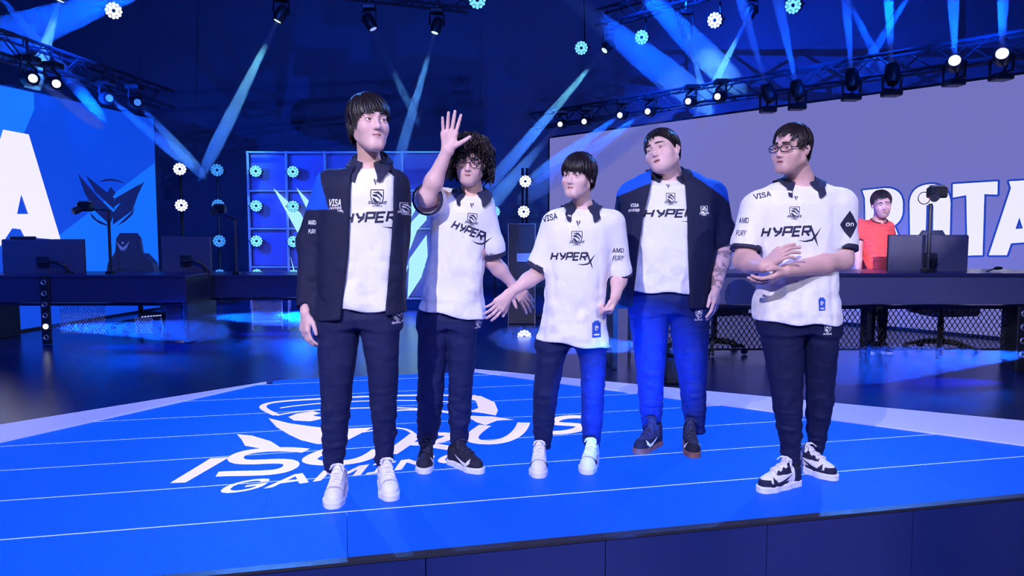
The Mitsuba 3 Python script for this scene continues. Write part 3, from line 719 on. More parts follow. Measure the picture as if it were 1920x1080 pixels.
def gaming_chair(label, x, y, ztop, rz, mark=True):
    key = thing('gaming_chair', label, 'chair')
    R = trimesh.transformations.rotation_matrix(rz, [0, 0, 1])[:3, :3]
    M = lambda m: place(m, R, (x, y, 0))
    prof = [(-.25, .0), (-.29, .30), (-.26, .42), (-.17, .55), (-.15, .72), (-.10, .79), (.10, .79), (.15, .72), (.17, .55), (.26, .42), (.29, .30), (.25, 0)]
    k = (ztop - .46) / .79
    pl = sg.Polygon([(a, b * k) for a, b in prof]).buffer(.03).buffer(-.03)
    ms = []
    for off, t in ((0, .05), (-.018, .075), (-.04, .09)):
        m = extrude(pl.buffer(off), t); m.apply_translation([0, 0, -t / 2]); ms.append(m)
    import manifold3d
    back = cat(ms); back = place(back, np.array([[1, 0, 0], [0, 0, -1], [0, 1, 0.0]]), (0, 0, .46))
    obj('backrest', M(back), 'chair_fabric', key)
    wing = cat([place(extrude(sg.Polygon([(s * .17, .52 * k), (s * .28, .40 * k), (s * .30, .28 * k), (s * .27, .02), (s * .2, .02)]).buffer(.01), .13), np.array([[1, 0, 0], [0, 0, -1], [0, 1, 0.0]]), (0, .0, .46)) for s in (-1, 1)])
    for w_ in wing.split(): obj('side_bolster', M(w_), 'chair_fabric', key)
    obj('seat', M(cbox(.5, .5, .10, .035, (0, -.22, .45))), 'chair_fabric', key)
    for s in (-1, 1):
        obj('armrest', M(cat([cbox(.07, .26, .03, .01, (s * .31, -.18, .66)), cbox(.03, .05, .2, .006, (s * .31, -.18, .55)), cbox(.09, .05, .025, .005, (s * .27, -.18, .445))])), 'dark_plastic', key)
    obj('gas_column', M(tube([(0, -.2, .08), (0, -.2, .41)], [.035, .028], 12)), 'black_metal', key)
    obj('seat_plate', M(cbox(.3, .26, .03, .006, (0, -.2, .395))), 'black_metal', key)
    for i in range(5):
        a = i * 2 * math.pi / 5 + .3
        e = np.array([math.cos(a) * .33, -.2 + math.sin(a) * .33, .075])
        lk = obj('base_arm', M(tube([(0, -.2, .115), ((e[0]) * .5, -.2 + (e[1] + .2) * .5, .105), e], [.03, .024, .016], 8)), 'black_metal', key)
        obj('caster', M(cat([lathe([[0, -.012], [.026, -.012], [.03, -.006], [.03, .006], [.026, .012], [0, .012]], 12, e + [0, 0, -.044] + np.array([-math.sin(a), math.cos(a), 0]) * o_, (-math.sin(a), math.cos(a), 0)) for o_ in (-.018, .018)] + [tube([e, e + [0, 0, -.03]], .01, 6)])), 'black_metal', lk)
    return M, key, k
c = P(235, 470, 9.25)
M, ck, kk = gaming_chair('dark gaming chair with a white winged emblem behind the left desk', c[0], 9.35, P(235, 437, 9.3)[2], math.pi * .98, True)
def px_badge(pts, y, dx, dy, s):
    return sg.Polygon([((a - dx) * s, (dy - b) * s) for a, b in pts]).buffer(0)
bad = unary_union([px_badge(p, 0, 691, 297, .0021 / 1) for p in ([(652, 275), (690, 318), (705, 300), (690, 328), (668, 312)], [(732, 275), (694, 318), (680, 302), (694, 328), (716, 312)],
        [(684, 284), (692, 278), (700, 284), (692, 296)], [(670, 318), (692, 333), (714, 318), (708, 328), (692, 335), (676, 328)])])
o = P(230, 459, 9.30)
obj('emblem', place(extrude(bad, .004), np.array([[1, 0, 0], [0, 0, -1], [0, 1, 0.0]]), (o[0], 9.302, o[2])), 'white_print', ck, smooth=False)
gaming_chair('black office chair on a five-star base under the right desk, behind the monitor', P(1745, 500, 7.95)[0], 7.95, 1.27, 0.1)
gaming_chair('dark five-star-base chair at the right desk, half hidden behind the heavy-set player', P(1322, 500, 8.0)[0], 8.0, 1.05, .3)
# ---------------------------------------------------------------- distance-field modelling for figures and clothes
f32 = np.float32
def axis(lo, hi, h, zones=(), hf=.0024):
    """Grid positions with step h, and hf inside the zones."""
    out = [lo]
    while out[-1] < hi:
        x = out[-1]
        out.append(x + (hf if any(a - h <= x < b for a, b in zones) else h))
    return np.array(out, f32)

from concurrent.futures import ThreadPoolExecutor
POOL = ThreadPoolExecutor(4)
def spread(f, p, n=24000):
    """f over many points, in pieces."""
    if len(p) <= n: return f(p)
    return np.concatenate(list(POOL.map(f, [p[i:i + n] for i in range(0, len(p), n)])))

def nets(f, xs, ys, zs, st=4, band=1.6):
    """Surface nets of f < 0 on a rectilinear grid, evaluated only near the surface."""
    def pad(a):
        while (len(a) - 1) % st: a = np.append(a, a[-1] + (a[-1] - a[-2]))
        return a
    xs, ys, zs = pad(xs), pad(ys), pad(zs)
    cx, cy, cz = xs[::st], ys[::st], zs[::st]
    C = np.stack(np.meshgrid(cx, cy, cz, indexing='ij'), -1).reshape(-1, 3)
    D = spread(f, C).reshape(len(cx), len(cy), len(cz)).astype(f32)
    diag = np.sqrt(np.diff(cx)[:, None, None] ** 2 + np.diff(cy)[None, :, None] ** 2 + np.diff(cz)[None, None, :] ** 2)
    mn = np.full(diag.shape, np.inf, f32)
    sg_any = np.zeros(diag.shape, bool); sg_all = np.ones(diag.shape, bool)
    for i, j, k in np.ndindex(2, 2, 2):
        s = D[i:i + diag.shape[0], j:j + diag.shape[1], k:k + diag.shape[2]]
        mn = np.minimum(mn, np.abs(s)); sg_any |= s < 0; sg_all &= s < 0
    act = (mn < band * diag * .6) | (sg_any & ~sg_all)
    n = (len(xs), len(ys), len(zs))
    F = np.ones(n, f32)
    ins = D < 0
    rep = np.repeat(np.repeat(np.repeat(sg_all, st, 0), st, 1), st, 2)
    F[:-1, :-1, :-1][rep] = -1
    m = np.zeros(n, bool)
    ra = np.repeat(np.repeat(np.repeat(act, st, 0), st, 1), st, 2)
    m[:-1, :-1, :-1] = ra
    for ax in range(3):
        s0 = [slice(None)] * 3; s1 = [slice(None)] * 3
        s0[ax] = slice(0, -1); s1[ax] = slice(1, None)
        m[tuple(s1)] |= m[tuple(s0)]
    I = np.argwhere(m)
    F[m] = spread(f, np.stack([xs[I[:, 0]], ys[I[:, 1]], zs[I[:, 2]]], 1))
    S = F < 0
    c = np.zeros(tuple(k - 1 for k in n), np.int8)
    for i, j, k in np.ndindex(2, 2, 2):
        c += S[i:n[0] - 1 + i, j:n[1] - 1 + j, k:n[2] - 1 + k]
    cell = (c > 0) & (c < 8)
    A = np.argwhere(cell)
    vid = np.full(cell.shape, -1, np.int64); vid[cell] = np.arange(len(A))
    acc = np.zeros((len(A), 3)); cnt = np.zeros(len(A))
    axs = (xs, ys, zs)
    for ax in range(3):
        o1, o2 = [a for a in range(3) if a != ax]
        for b1, b2 in np.ndindex(2, 2):
            p = A.copy(); p[:, o1] += b1; p[:, o2] += b2
            q = p.copy(); q[:, ax] += 1
            fa, fb = F[p[:, 0], p[:, 1], p[:, 2]], F[q[:, 0], q[:, 1], q[:, 2]]
            x = (fa < 0) != (fb < 0)
            t = np.where(x, fa / np.where(x, fa - fb, 1), 0)
            pos = np.stack([axs[k][p[:, k]] for k in range(3)], 1).astype(float)
            pos[:, ax] += t * (axs[ax][q[:, ax]] - axs[ax][p[:, ax]])
            acc[x] += pos[x]; cnt[x] += 1
    V = acc / cnt[:, None]
    fs = []
    for ax in range(3):
        o1, o2 = [(1, 2), (2, 0), (0, 1)][ax]
        s0 = [slice(1, -1)] * 3; s1 = [slice(1, -1)] * 3
        s0[ax] = slice(0, -1); s1[ax] = slice(1, None)
        a, b = S[tuple(s0)], S[tuple(s1)]
        E_ = np.argwhere(a != b)
        off = np.ones(3, int); off[ax] = 0
        p = E_ + off
        fl_ = S[p[:, 0], p[:, 1], p[:, 2]]
        def g(d1, d2):
            r = p.copy(); r[:, o1] += d1; r[:, o2] += d2
            return vid[r[:, 0], r[:, 1], r[:, 2]]
        q = np.stack([g(-1, -1), g(0, -1), g(0, 0), g(-1, 0)], 1)
        q[~fl_] = q[~fl_][:, ::-1]
        fs.append(q)
    q = np.vstack(fs); q = q[(q >= 0).all(1)]
    return trimesh.Trimesh(V, np.vstack([q[:, [0, 1, 2]], q[:, [0, 2, 3]]]), process=False)

def smin(a, b, k):
    if k <= 0: return np.minimum(a, b)
    h = np.maximum(k - np.abs(a - b), 0) / k
    return np.minimum(a, b) - h * h * k * .25
def smax(a, b, k): return -smin(-a, -b, k)
def cap(p, a, b, ra, rb=None):
    """A tapered capsule."""
    a, b = np.asarray(a, f32), np.asarray(b, f32)
    rb = ra if rb is None else rb
    d = b - a
    t = np.clip((p - a) @ d / max(float(d @ d), 1e-9), 0, 1)
    q = p - a - t[:, None] * d
    return np.sqrt(np.einsum('ij,ij->i', q, q)) - (ra + (rb - ra) * t)
def ell(p, c, r):
    q = (p - np.asarray(c, f32)) / np.asarray(r, f32)
    k0 = np.sqrt(np.einsum('ij,ij->i', q, q))
    q2 = q / np.asarray(r, f32)
    k1 = np.sqrt(np.einsum('ij,ij->i', q2, q2))
    return k0 * (k0 - 1) / np.maximum(k1, 1e-6)
def group(f, lo, hi, pad=.035):
    """f inside its box, a distance to the box outside."""
    lo, hi = np.asarray(lo, f32) - pad, np.asarray(hi, f32) + pad
    def g(p):
        o = np.maximum(np.maximum(lo - p, p - hi), 0)
        d = np.sqrt(np.einsum('ij,ij->i', o, o)) + pad * .9
        m = (o == 0).all(1)
        if m.any(): d[m] = f(p[m])
        return d
    return g
def chain(pts, rs, k=.012):
    pts = [np.asarray(q, f32) for q in pts]
    def f(p):
        d = cap(p, pts[0], pts[1], rs[0], rs[1])
        for i in range(1, len(pts) - 1): d = smin(d, cap(p, pts[i], pts[i + 1], rs[i], rs[i + 1]), k)
        return d
    r = max(rs)
    return group(f, np.min(pts, 0) - r, np.max(pts, 0) + r)

# ---------------------------------------------------------------- heads
def eul(yaw, pitch, roll):
    a, b, c = map(math.radians, (yaw, pitch, roll))
    Rz = np.array([[math.cos(a), -math.sin(a), 0], [math.sin(a), math.cos(a), 0], [0, 0, 1]])
    Rx = np.array([[1, 0, 0], [0, math.cos(b), -math.sin(b)], [0, math.sin(b), math.cos(b)]])
    Ry = np.array([[math.cos(c), 0, math.sin(c)], [0, 1, 0], [-math.sin(c), 0, math.cos(c)]])
    return Rz @ Rx @ Ry
CRAN_C, CRAN_R = np.array([0, .014, .034]), np.array([.0755, .097, .084])
def head_field(face):
    """The head in its own axes: -y is forward, z = 0 the eye line; chin near -.115, crown near +.118."""
    jw, ch, full = face.get('jaw', 1.0), face.get('chin', 1.0), face.get('full', 0.0)
    mo = face.get('open', 0.0)
    def f(q):
        x = np.abs(q[:, 0]); s = np.stack([x, q[:, 1], q[:, 2]], 1)
        d = ell(q, CRAN_C, CRAN_R)
        d = smin(d, ell(q, (0, -.024, -.036), (.060 + full * .6, .064, .078)), .03)
        d = smin(d, ell(q, (0, -.046, -.062 * ch), (.040 + full * .9, .042, .050)), .03)
        d = smin(d, cap(s, (.046 * jw + full, .008, -.056), (.014, -.066, -.098 * ch), .016 + full * .4, .015 + full * .3), .04)
        d = smin(d, cap(s, (0, -.076, -.098 * ch), (.009, -.075, -.098 * ch), .0145), .022)
        d = smin(d, ell(s, (.040, -.056, -.030), (.022 + full, .022, .024)), .035)
        d = smin(d, cap(s, (.012, -.0865, .0215), (.044, -.074, .020), .0085, .007), .018)
        d = smax(d, -ell(s, (.0325, -.101, -.001), (.021, .021, .0135)), .016)
        d = smin(d, cap(s, (.0, -.086, .008), (.0, -.1045, -.033), .0065, .0105), .014)
        d = smin(d, cap(s, (.0, -.1045, -.036), (.0115, -.094, -.039), .0092, .0075), .007)
        d = smax(d, -cap(s, (.006, -.100, -.049), (.008, -.098, -.043), .0028), .003)
        d = smin(d, ell(s, (.0325, -.0745, -.001), (.0168, .0152, .0142)), .007)
        op = s - np.array([.0325, -.09, -.001], f32)
        lid = np.maximum(np.abs(op[:, 2] - .0008) - face.get('eye', .0062) * (1 - (op[:, 0] / .0150) ** 2), np.abs(op[:, 1]) - .03)
        # lids: an almond cut down to just under the eyeball
        r_e = np.sqrt(((s - np.array([.0325, -.0735, -.001], f32)) ** 2).sum(1))
        cut = np.maximum(lid, .0112 - r_e)
        cut = np.maximum(cut, q[:, 1] + .062)
        d = np.maximum(d, -cut)
        sm = face.get('smile', 0.0)
        d = smin(d, cap(s, (.0, -.0905, -.0615), (.0205 + sm, -.080, -.0655 + sm), .0058, .0030), .006)
        d = smin(d, cap(s, (.0, -.0895, -.0735 - mo), (.0175 + sm, -.080, -.0685 - mo * .3 + sm), .0066, .0032), .006)
        d = smax(d, -cap(s, (.0, -.0985, -.0665 - mo * .4), (.019 + sm, -.087, -.0665 + sm), .0019 + mo * .42, .0012), .002)
        # ears
        e = q.copy(); e[:, 0] = x
        ear = ell(e, (.0775, .016, -.008), (.0080, .016, .0275))
        ear = smin(ear, cap(e, (.081, .026, .012), (.083, .030, -.006), .0055, .005), .008)
        ear = smax(ear, -ell(e, (.0875, .012, -.004), (.006, .010, .017)), .004)
        d = smin(d, ear, .006)
        return d
    return f

def skin_colours(q, face, base):
    """Skin with lips, cheeks and a little unevenness, from head-space points q."""
    base = np.array(base)
    n = meshkit.fbm(q * 45 + 7, 3)[:, None]
    col = base * (0.93 + .14 * n)
    x, y, z = np.abs(q[:, 0]), q[:, 1], q[:, 2]
    inhead = (z > -.14) & (z < .14) & (np.abs(q[:, 1]) < .13)
    mo = face.get('open', 0)
    lip = np.clip(1 - ((x / .0225) ** 2 + ((z + .067 + mo * .5) / (.0115 + mo * .6)) ** 2), 0, 1) ** .5 * (y < -.072) * inhead
    col = col * (1 - .75 * lip[:, None]) + np.array([.50, .19, .22]) * .75 * lip[:, None]
    inner = (np.abs(z + .0665 + mo * .4) < .0022 + mo * .35) & (x < .016) & (y < -.072) & inhead
    col[inner] = [.12, .03, .04]
    ch = np.exp(-(((x - .042) / .02) ** 2 + ((z + .03) / .018) ** 2)) * (y < -.03) * inhead
    col = col * (1 - .25 * ch[:, None]) + np.array([.62, .28, .28]) * .25 * ch[:, None]
    ey = np.exp(-(((x - .0325) / .02) ** 2 + ((z - .002) / .012) ** 2)) * (y < -.05) * inhead
    col = col * (1 - .28 * ey[:, None])
    if face.get('stubble'):
        st = np.clip(1 - np.abs(z + .085) / .035, 0, 1) * (y < .0) * inhead
        col = col * (1 - face['stubble'] * st[:, None])
    return np.clip(col, 0, 1)

def hand_field(w, d, n, side, size=1.0, curl=(.25, .3, .35, .4), spread=.12, thumb=.6, thumb_curl=.3):
    """A hand from the wrist w: d points to the finger tips, n out of the palm; side = +1 puts the thumb on d x n, -1 on the other side."""
    d = np.asarray(d, float); d /= np.linalg.norm(d)
    n = np.asarray(n, float); n = n - d * (n @ d); n /= np.linalg.norm(n)
    x = np.cross(d, n) * side
    s = size
    L = lambda a, b, c: np.asarray(w, float) + (x * a + d * b + n * c) * s
    palm = [(L(.012, .004, 0), L(kx, ky, -.002), .0165 * s, .0125 * s) for kx, ky in ((.030, .090), (.010, .094), (-.010, .090), (-.028, .082))]
    palm += [(L(-.010, .006, 0), L(-.026, .075, .003), .0165 * s, .0125 * s), (L(.014, .010, .004), L(.030, .05, .007), .016 * s, .014 * s)]
    fingers = []
    for i, (kx, ky, l1, l2, l3, r) in enumerate(((.030, .090, .042, .024, .021, .0086), (.010, .094, .046, .028, .022, .0089), (-.010, .090, .043, .026, .021, .0084), (-.028, .082, .033, .020, .019, .0075))):
        a = spread * (1.2, .3, -.5, -1.4)[i]
        bx = np.array([math.sin(a), math.cos(a)])
        ang = 0; p = (kx, ky, -.002); pts = [p]
        for l, c in ((l1, .75), (l2, 1.15), (l3, .8)):
            ang += curl[i] * c
            p = (p[0] + bx[0] * l * math.cos(ang), p[1] + bx[1] * l * math.cos(ang), p[2] + l * math.sin(ang))
            pts.append(p)
        fingers.append(([L(*q) for q in pts], [r * 1.08 * s, r * s, r * .92 * s, r * .8 * s]))
    t0 = (.022, .022, .004); a = thumb
    t1 = (t0[0] + .040 * math.sin(a), t0[1] + .040 * math.cos(a), t0[2] + .012)
    a2 = a - thumb_curl * .5
    t2 = (t1[0] + .032 * math.sin(a2), t1[1] + .032 * math.cos(a2), t1[2] + .008 * thumb_curl)
    a3 = a2 - thumb_curl * .5
    t3 = (t2[0] + .024 * math.sin(a3), t2[1] + .024 * math.cos(a3), t2[2] + .010 * thumb_curl)
    fingers.append(([L(*q) for q in (t0, t1, t2, t3)], [.0145 * s, .0115 * s, .0098 * s, .0082 * s]))
    pts = np.array([q for a, b, _, _ in palm for q in (a, b)] + [q for f_, _ in fingers for q in f_])
    def f(p):
        dd = None
        for a, b, ra, rb in palm:
            c = cap(p, a, b, ra, rb); dd = c if dd is None else smin(dd, c, .012)
        for fp, rs in fingers:
            c = cap(p, fp[0], fp[1], rs[0], rs[1])
            for i in (1, 2): c = smin(c, cap(p, fp[i], fp[i + 1], rs[i], rs[i + 1]), .003)
            dd = smin(dd, c, .0045)
        return dd
    return group(f, pts.min(0) - .018, pts.max(0) + .018), (pts.min(0) - .02, pts.max(0) + .02)

# ---------------------------------------------------------------- hair: a cap and many tapered locks
def hair_path(az, z_end, off, t, style):
    """Points of one lock in head space. az: 0 in front, pi behind; t runs from 0 to 1 from the crown to the tip."""
    crown = style.get('crown', (.0, .02))
    zt = CRAN_C[2] + CRAN_R[2] + off
    ph0 = np.arcsin(np.clip((z_end - CRAN_C[2]) / (CRAN_R[2] + off), -1, 1)) if z_end > CRAN_C[2] else 0.0
    arc_len = (math.pi / 2 - ph0) * .09
    drop = max(CRAN_C[2] - z_end, 0)
    tot = arc_len + drop
    s = t * tot
    ph = math.pi / 2 - np.minimum(s, arc_len) / .09
    below = np.maximum(s - arc_len, 0)
    rr = np.cos(ph) * (1 - style.get('tuck', .6) * below)
    a = az + style.get('sweep', 0) * t ** 1.5
    x = (CRAN_R[0] + off) * np.sin(a) * rr
    y = -(CRAN_R[1] + off) * np.cos(a) * rr + CRAN_C[1]
    z = CRAN_C[2] + (CRAN_R[2] + off) * np.sin(ph) - below
    k = np.cos(ph).clip(0, 1)
    return np.column_stack([x + crown[0] * (1 - k), y + crown[1] * (1 - k), z])
def hair_mesh(style, seed):
    r = np.random.default_rng(seed)
    ends = np.array(style['ends'], float)      # (azimuth in degrees, end height) from 0 to 180, mirrored unless 'ends_l' is given
    endl = np.array(style.get('ends_l', style['ends']), float)
    def z_end(az):
        d = np.degrees(az)
        e = ends if d >= 0 else endl
        return float(np.interp(abs(d), e[:, 0], e[:, 1]))
    vol, ms = style.get('vol', .014), []
    na, nt = 48, 12
    grid = []
    for i in range(na):
        az = -math.pi + 2 * math.pi * i / na
        grid.append(hair_path(az, z_end(az) + .012, vol * .55, np.linspace(0, 1, nt), {**style, 'sweep': 0}))
    g = np.array(grid).reshape(-1, 3)
    i, j = np.meshgrid(np.arange(na), np.arange(nt - 1), indexing='ij')
    q = np.stack([i * nt + j, i * nt + j + 1, ((i + 1) % na) * nt + j + 1, ((i + 1) % na) * nt + j], -1).reshape(-1, 4)
    ms.append(trimesh.Trimesh(g, np.vstack([q[:, [0, 1, 2]], q[:, [0, 2, 3]]]), process=False))
    n = style.get('n', 260)
    for k in range(n):
        az = r.uniform(-math.pi, math.pi)
        layer = r.uniform(0, 1)
        ze = z_end(az) + r.normal(0, style.get('ragged', .006))
        lift = r.uniform(0, style.get('up', .05)) * layer
        ze += lift
        off = vol * (.65 + .5 * layer)
        t = np.linspace(style.get('t0', .05) * r.uniform(0, 2), 1, 9)
        p = hair_path(az + r.normal(0, .03), ze, off, t, {**style, 'sweep': style.get('sweep', 0) + r.normal(0, style.get('messy', .12))})
        w = style.get('width', .012) * r.uniform(.7, 1.25)
        if style.get('curl'):
            tt = np.linspace(0, 1, 26); p = np.column_stack([np.interp(tt, np.linspace(0, 1, 9), p[:, c]) for c in range(3)])
            ph = r.uniform(0, 6.28); am = style['curl'] * r.uniform(.6, 1.3) * np.minimum(1, tt * 4)
            fr = r.uniform(2.2, 3.6) * 2 * math.pi * r.choice([-1, 1])
            out = p - CRAN_C; out /= np.linalg.norm(out, axis=1, keepdims=True)
            side = np.cross(out, np.gradient(p, axis=0)); side /= np.linalg.norm(side, axis=1, keepdims=True) + 1e-9
            p = p + out * (am * (1.0 + np.sin(fr * tt + ph)))[:, None] + side * (am * np.cos(fr * tt + ph))[:, None]
            rad = w * .42 * (1 - .55 * tt)
            ms.append(tube(p, rad, 5))
        else:
            p[-1] += r.normal(0, .002, 3)
            rad = w * .5 * np.array([.5, .9, 1, 1, 1, .95, .8, .5, .08])
            ms.append(tube(p, rad, 6, flat=.55, up=(p[4] - CRAN_C)))
    return cat(ms)

# ---------------------------------------------------------------- clothes
def sections(rows):
    """rows of (v, left u, right u, Y, half depth) -> z, centre x, centre y, half width, half depth, rising in z."""
    o = []
    for v, a, b, Y, ry in rows:
        A, B = P(a, v, Y), P(b, v, Y)
        o.append((A[2], (A[0] + B[0]) / 2, Y, (B[0] - A[0]) / 2, ry))
    o = np.array(sorted(o)); return o
def loft(S, n=2.4):
    def f(p):
        z = p[:, 2]
        cx, cy, rx, ry = (np.interp(z, S[:, 0], S[:, k]).astype(f32) for k in (1, 2, 3, 4))
        e = ((np.abs(p[:, 0] - cx) / rx) ** n + (np.abs(p[:, 1] - cy) / ry) ** n) ** (1 / n)
        d = (e - 1) * np.minimum(rx, ry)
        return np.maximum(d, np.maximum(S[0, 0] - z, z - S[-1, 0]))
    return f
def folds(p, amp, sx, sz, seed, octaves=2):
    q = p * np.array([sx, sx, sz]) + seed * 3.1
    n = meshkit.fbm(q, octaves, seed)
    return (amp * (1 - 2 * np.abs(2 * n - 1)) * .6).astype(f32)
def sleeve_field(pts, rs, k=.03, hollow=.05):
    """A sleeve along pts, cut square and hollow at its end."""
    pts = [np.asarray(q, f32) for q in pts]
    e = pts[-1]; d = (pts[-1] - pts[-2]); d = d / np.linalg.norm(d)
    ch = chain(pts, rs, k)
    def f(p):
        v = ch(p)
        cut = (p - e) @ d
        near = np.sqrt(((p - e) ** 2).sum(1)) < .25
        v = np.where(near, smax(v, cut.astype(f32), .006), v)
        if hollow:
            v = smax(v, -cap(p, e - d * hollow, e + d * .06, rs[-1] - .009), .004)
        return v
    return f, d
def cuff_ring(e, d, r, w=.022, th=.004):
    R = frame_to(np.zeros(3), d)
    return place(trimesh.creation.revolve([[r - .006, -w], [r + th, -w], [r + th, 0], [r - .006, 0.003], [r - .006, -w]], sections=36), R, e)
def collar_mesh(c, rx, ry, up=.028, gap=.42, drop=.045, flap=.035, tilt=.35, spread=.034, th=.005, yaw=0.0):
    """A folded shirt collar round the neck, open in front, its front ends hanging as points."""
    n = 44
    phi = np.linspace(gap, 2 * math.pi - gap, n)
    rows = []
    for a in phi:
        s, co = math.sin(a), math.cos(a)
        back = (1 - co) / 2
        edge = math.exp(-(min(a - gap, 2 * math.pi - gap - a) / .42) ** 2)
        zt = up * (.55 + .6 * back) - tilt * ry * (co) * .8
        o = np.array([s * rx, -co * ry])
        u = o / np.linalg.norm(o)
        dr = drop + flap * edge
        pts = [(o - u * .001, zt - .006 - .03 * back), (o - u * .001, zt - .004), (o + u * .004, zt), (o + u * .010, zt - .006),
               *[(o + u * (.010 + (spread * (1 + .35 * edge) - .010) * k), zt - .006 - (dr - .006) * k) for k in (.25, .5, .75)],
               (o + u * (spread * (1 + .35 * edge)), zt - dr), (o + u * (spread * (1 + .35 * edge) - .003), zt - dr - .002), (o + u * .006, zt - .014)]
        rows.append([(q[0], q[1], z) for q, z in pts])
    g = np.array(rows); m = g.shape[1]
    v = g.reshape(-1, 3)
    i, j = np.meshgrid(np.arange(n - 1), np.arange(m), indexing='ij')
    q = np.stack([i * m + j, (i + 1) * m + j, (i + 1) * m + (j + 1) % m, i * m + (j + 1) % m], -1).reshape(-1, 4)
    f = [q[:, [0, 1, 2]], q[:, [0, 2, 3]]]
    for e in (0, n - 1):
        for k in range(1, m - 1):
            f.append(np.array([[e * m, e * m + k, e * m + k + 1]]))
    mesh = trimesh.Trimesh(v, np.vstack(f), process=False)
    R = eul(yaw, 0, 0)
    return place(mesh, R, c)
def trace(f, o, d, far=.9):
    """Marches the points o along the unit vector d until the surface f = 0."""
    o = np.array(o, f32); d = np.asarray(d, f32); t = np.zeros(len(o), f32)
    on = np.arange(len(o))
    for k in range(70):
        v = np.clip(f(o[on] + d * t[on, None]), -.01, .06)
        t[on] = np.minimum(t[on] + v * .6, far)
        on = on[(np.abs(v) > .0006) & (t[on] < far)]
        if not len(on): break
    return o + d * t[:, None], t < far * .98
def print_on(f, m2, c, right, up, d, off=.0014, back=.22):
    """The flat sheet m2 laid onto the surface f, seen along d; c is where the sheet's origin goes."""
    right, up, d = (np.asarray(q, float) / np.linalg.norm(q) for q in (right, up, d))
    v, fc = trimesh.remesh.subdivide_to_size(m2.vertices, m2.faces, .016, max_iter=10)
    w = np.asarray(c) + v[:, :1] * right + v[:, 1:2] * up - d * back
    q, ok = trace(f, w, d)
    m = trimesh.Trimesh(q - d * off, fc, process=False)
    e = np.linalg.norm(m.vertices[fc] - m.vertices[fc[:, [1, 2, 0]]], axis=2).max(1)
    m.update_faces(ok[fc].all(1) & (e < .045))
    if not len(m.faces): raise ValueError('nothing to print on')
    return m

# prints that recur on the clothes ------------------------------------------------------------------------------------
def strokes(lines, w, shear=0.0):
    g = unary_union([sg.LineString(l).buffer(w / 2, cap_style=2, join_style=2) for l in lines])
    return sa.affine_transform(g, [1, shear, 0, 1, 0, 0])
def sponsor_word():
    """Wide italic capitals whose last letter is a large swung cross; 1 unit = letter height."""
    w, L = .25, []
    L += [[(0, 0), (0, 1)], [(.8, 0), (.8, 1)], [(0, .5), (.8, .5)]]
    L += [[(1.15, 1), (1.5, .5), (1.95, .5)], [(1.95, 1), (1.95, .42), (1.5, 0)]]
    L += [[(2.3, 0), (2.3, 1), (3.1, 1), (3.1, .45), (2.35, .45)]]
    L += [[(4.2, 1), (3.4, 1), (3.4, 0), (4.2, 0)], [(3.4, .5), (4.1, .5)]]
    L += [[(4.5, 0), (4.5, 1), (5.35, 1), (5.35, .45), (4.5, .45)], [(4.9, .45), (5.4, -.05)]]
    a = strokes(L, w, .25)
    x1 = sg.Polygon([(5.45, .95), (5.75, .95), (6.35, -.55), (6.55, -1.35), (6.2, -.75)])
    x2 = sg.Polygon([(6.95, .85), (6.5, .40), (5.7, -.45), (4.9, -.62), (4.0, -.55), (4.9, -.78), (5.8, -.68), (6.25, -.25)])
    return unary_union([a, x1, x2])
SPONSOR = sponsor_word()
def crest():
    """A shield with a sweeping fish-like crescent pattern over two word bars; about 1 unit tall."""
    sh = sg.Polygon([(-.36, .5), (.36, .5), (.36, .05), (.28, -.22), (0, -.42), (-.28, -.22), (-.36, .05)])
    c = [sg.Polygon([(-.30, .38), (.10, .43), (.32, .18), (.30, .02), (.12, .25)]), sg.Polygon([(-.30, .24), (-.05, .26), (.18, .02), (.26, -.18), (.0, .08), (-.20, .10)]),
         sg.Polygon([(-.30, .05), (-.12, -.02), (.08, -.28), (.0, -.36), (-.22, -.18)])]
    return sh, sh.buffer(.05), unary_union(c)
CREST = crest()
def vtag():
    return unary_union([sg.Polygon([(-.4, .5), (-.12, .5), (.06, -.5), (-.1, -.5)]), sg.Polygon([(.12, .5), (.4, .5), (.16, -.3), (.08, 0)])])
def scaled(poly, s, sy=None): return sa.scale(poly, s, sy or s, origin=(0, 0))
# ---------------------------------------------------------------- figures
mat('skin', VC, .5, 0, .35)
mat('cloth', VC, .75, 0, .25, sheen=.2)
mat('hair', VC, .42, 0, .4)
mat('eye', VC, .12, 0, .6)
mat('navy_knit', (.016, .018, .06), .75)
mat('blue_panel', (.01, .10, .75), .6)
mat('navy_print', (.012, .014, .05), .7)
mat('blue_print', (.02, .08, .5), .7)
mat('white_thread', (.72, .70, .78), .7)
mat('sole_white', (.72, .71, .78), .5)
mat('sole_gum', (.20, .09, .08), .55)
mat('spectacle_frame', (.02, .015, .03), .25)
scene['spectacle_lens'] = {'type': 'thindielectric', 'int_ior': 1.25}
FWD = np.array([0, 1.0, 0])

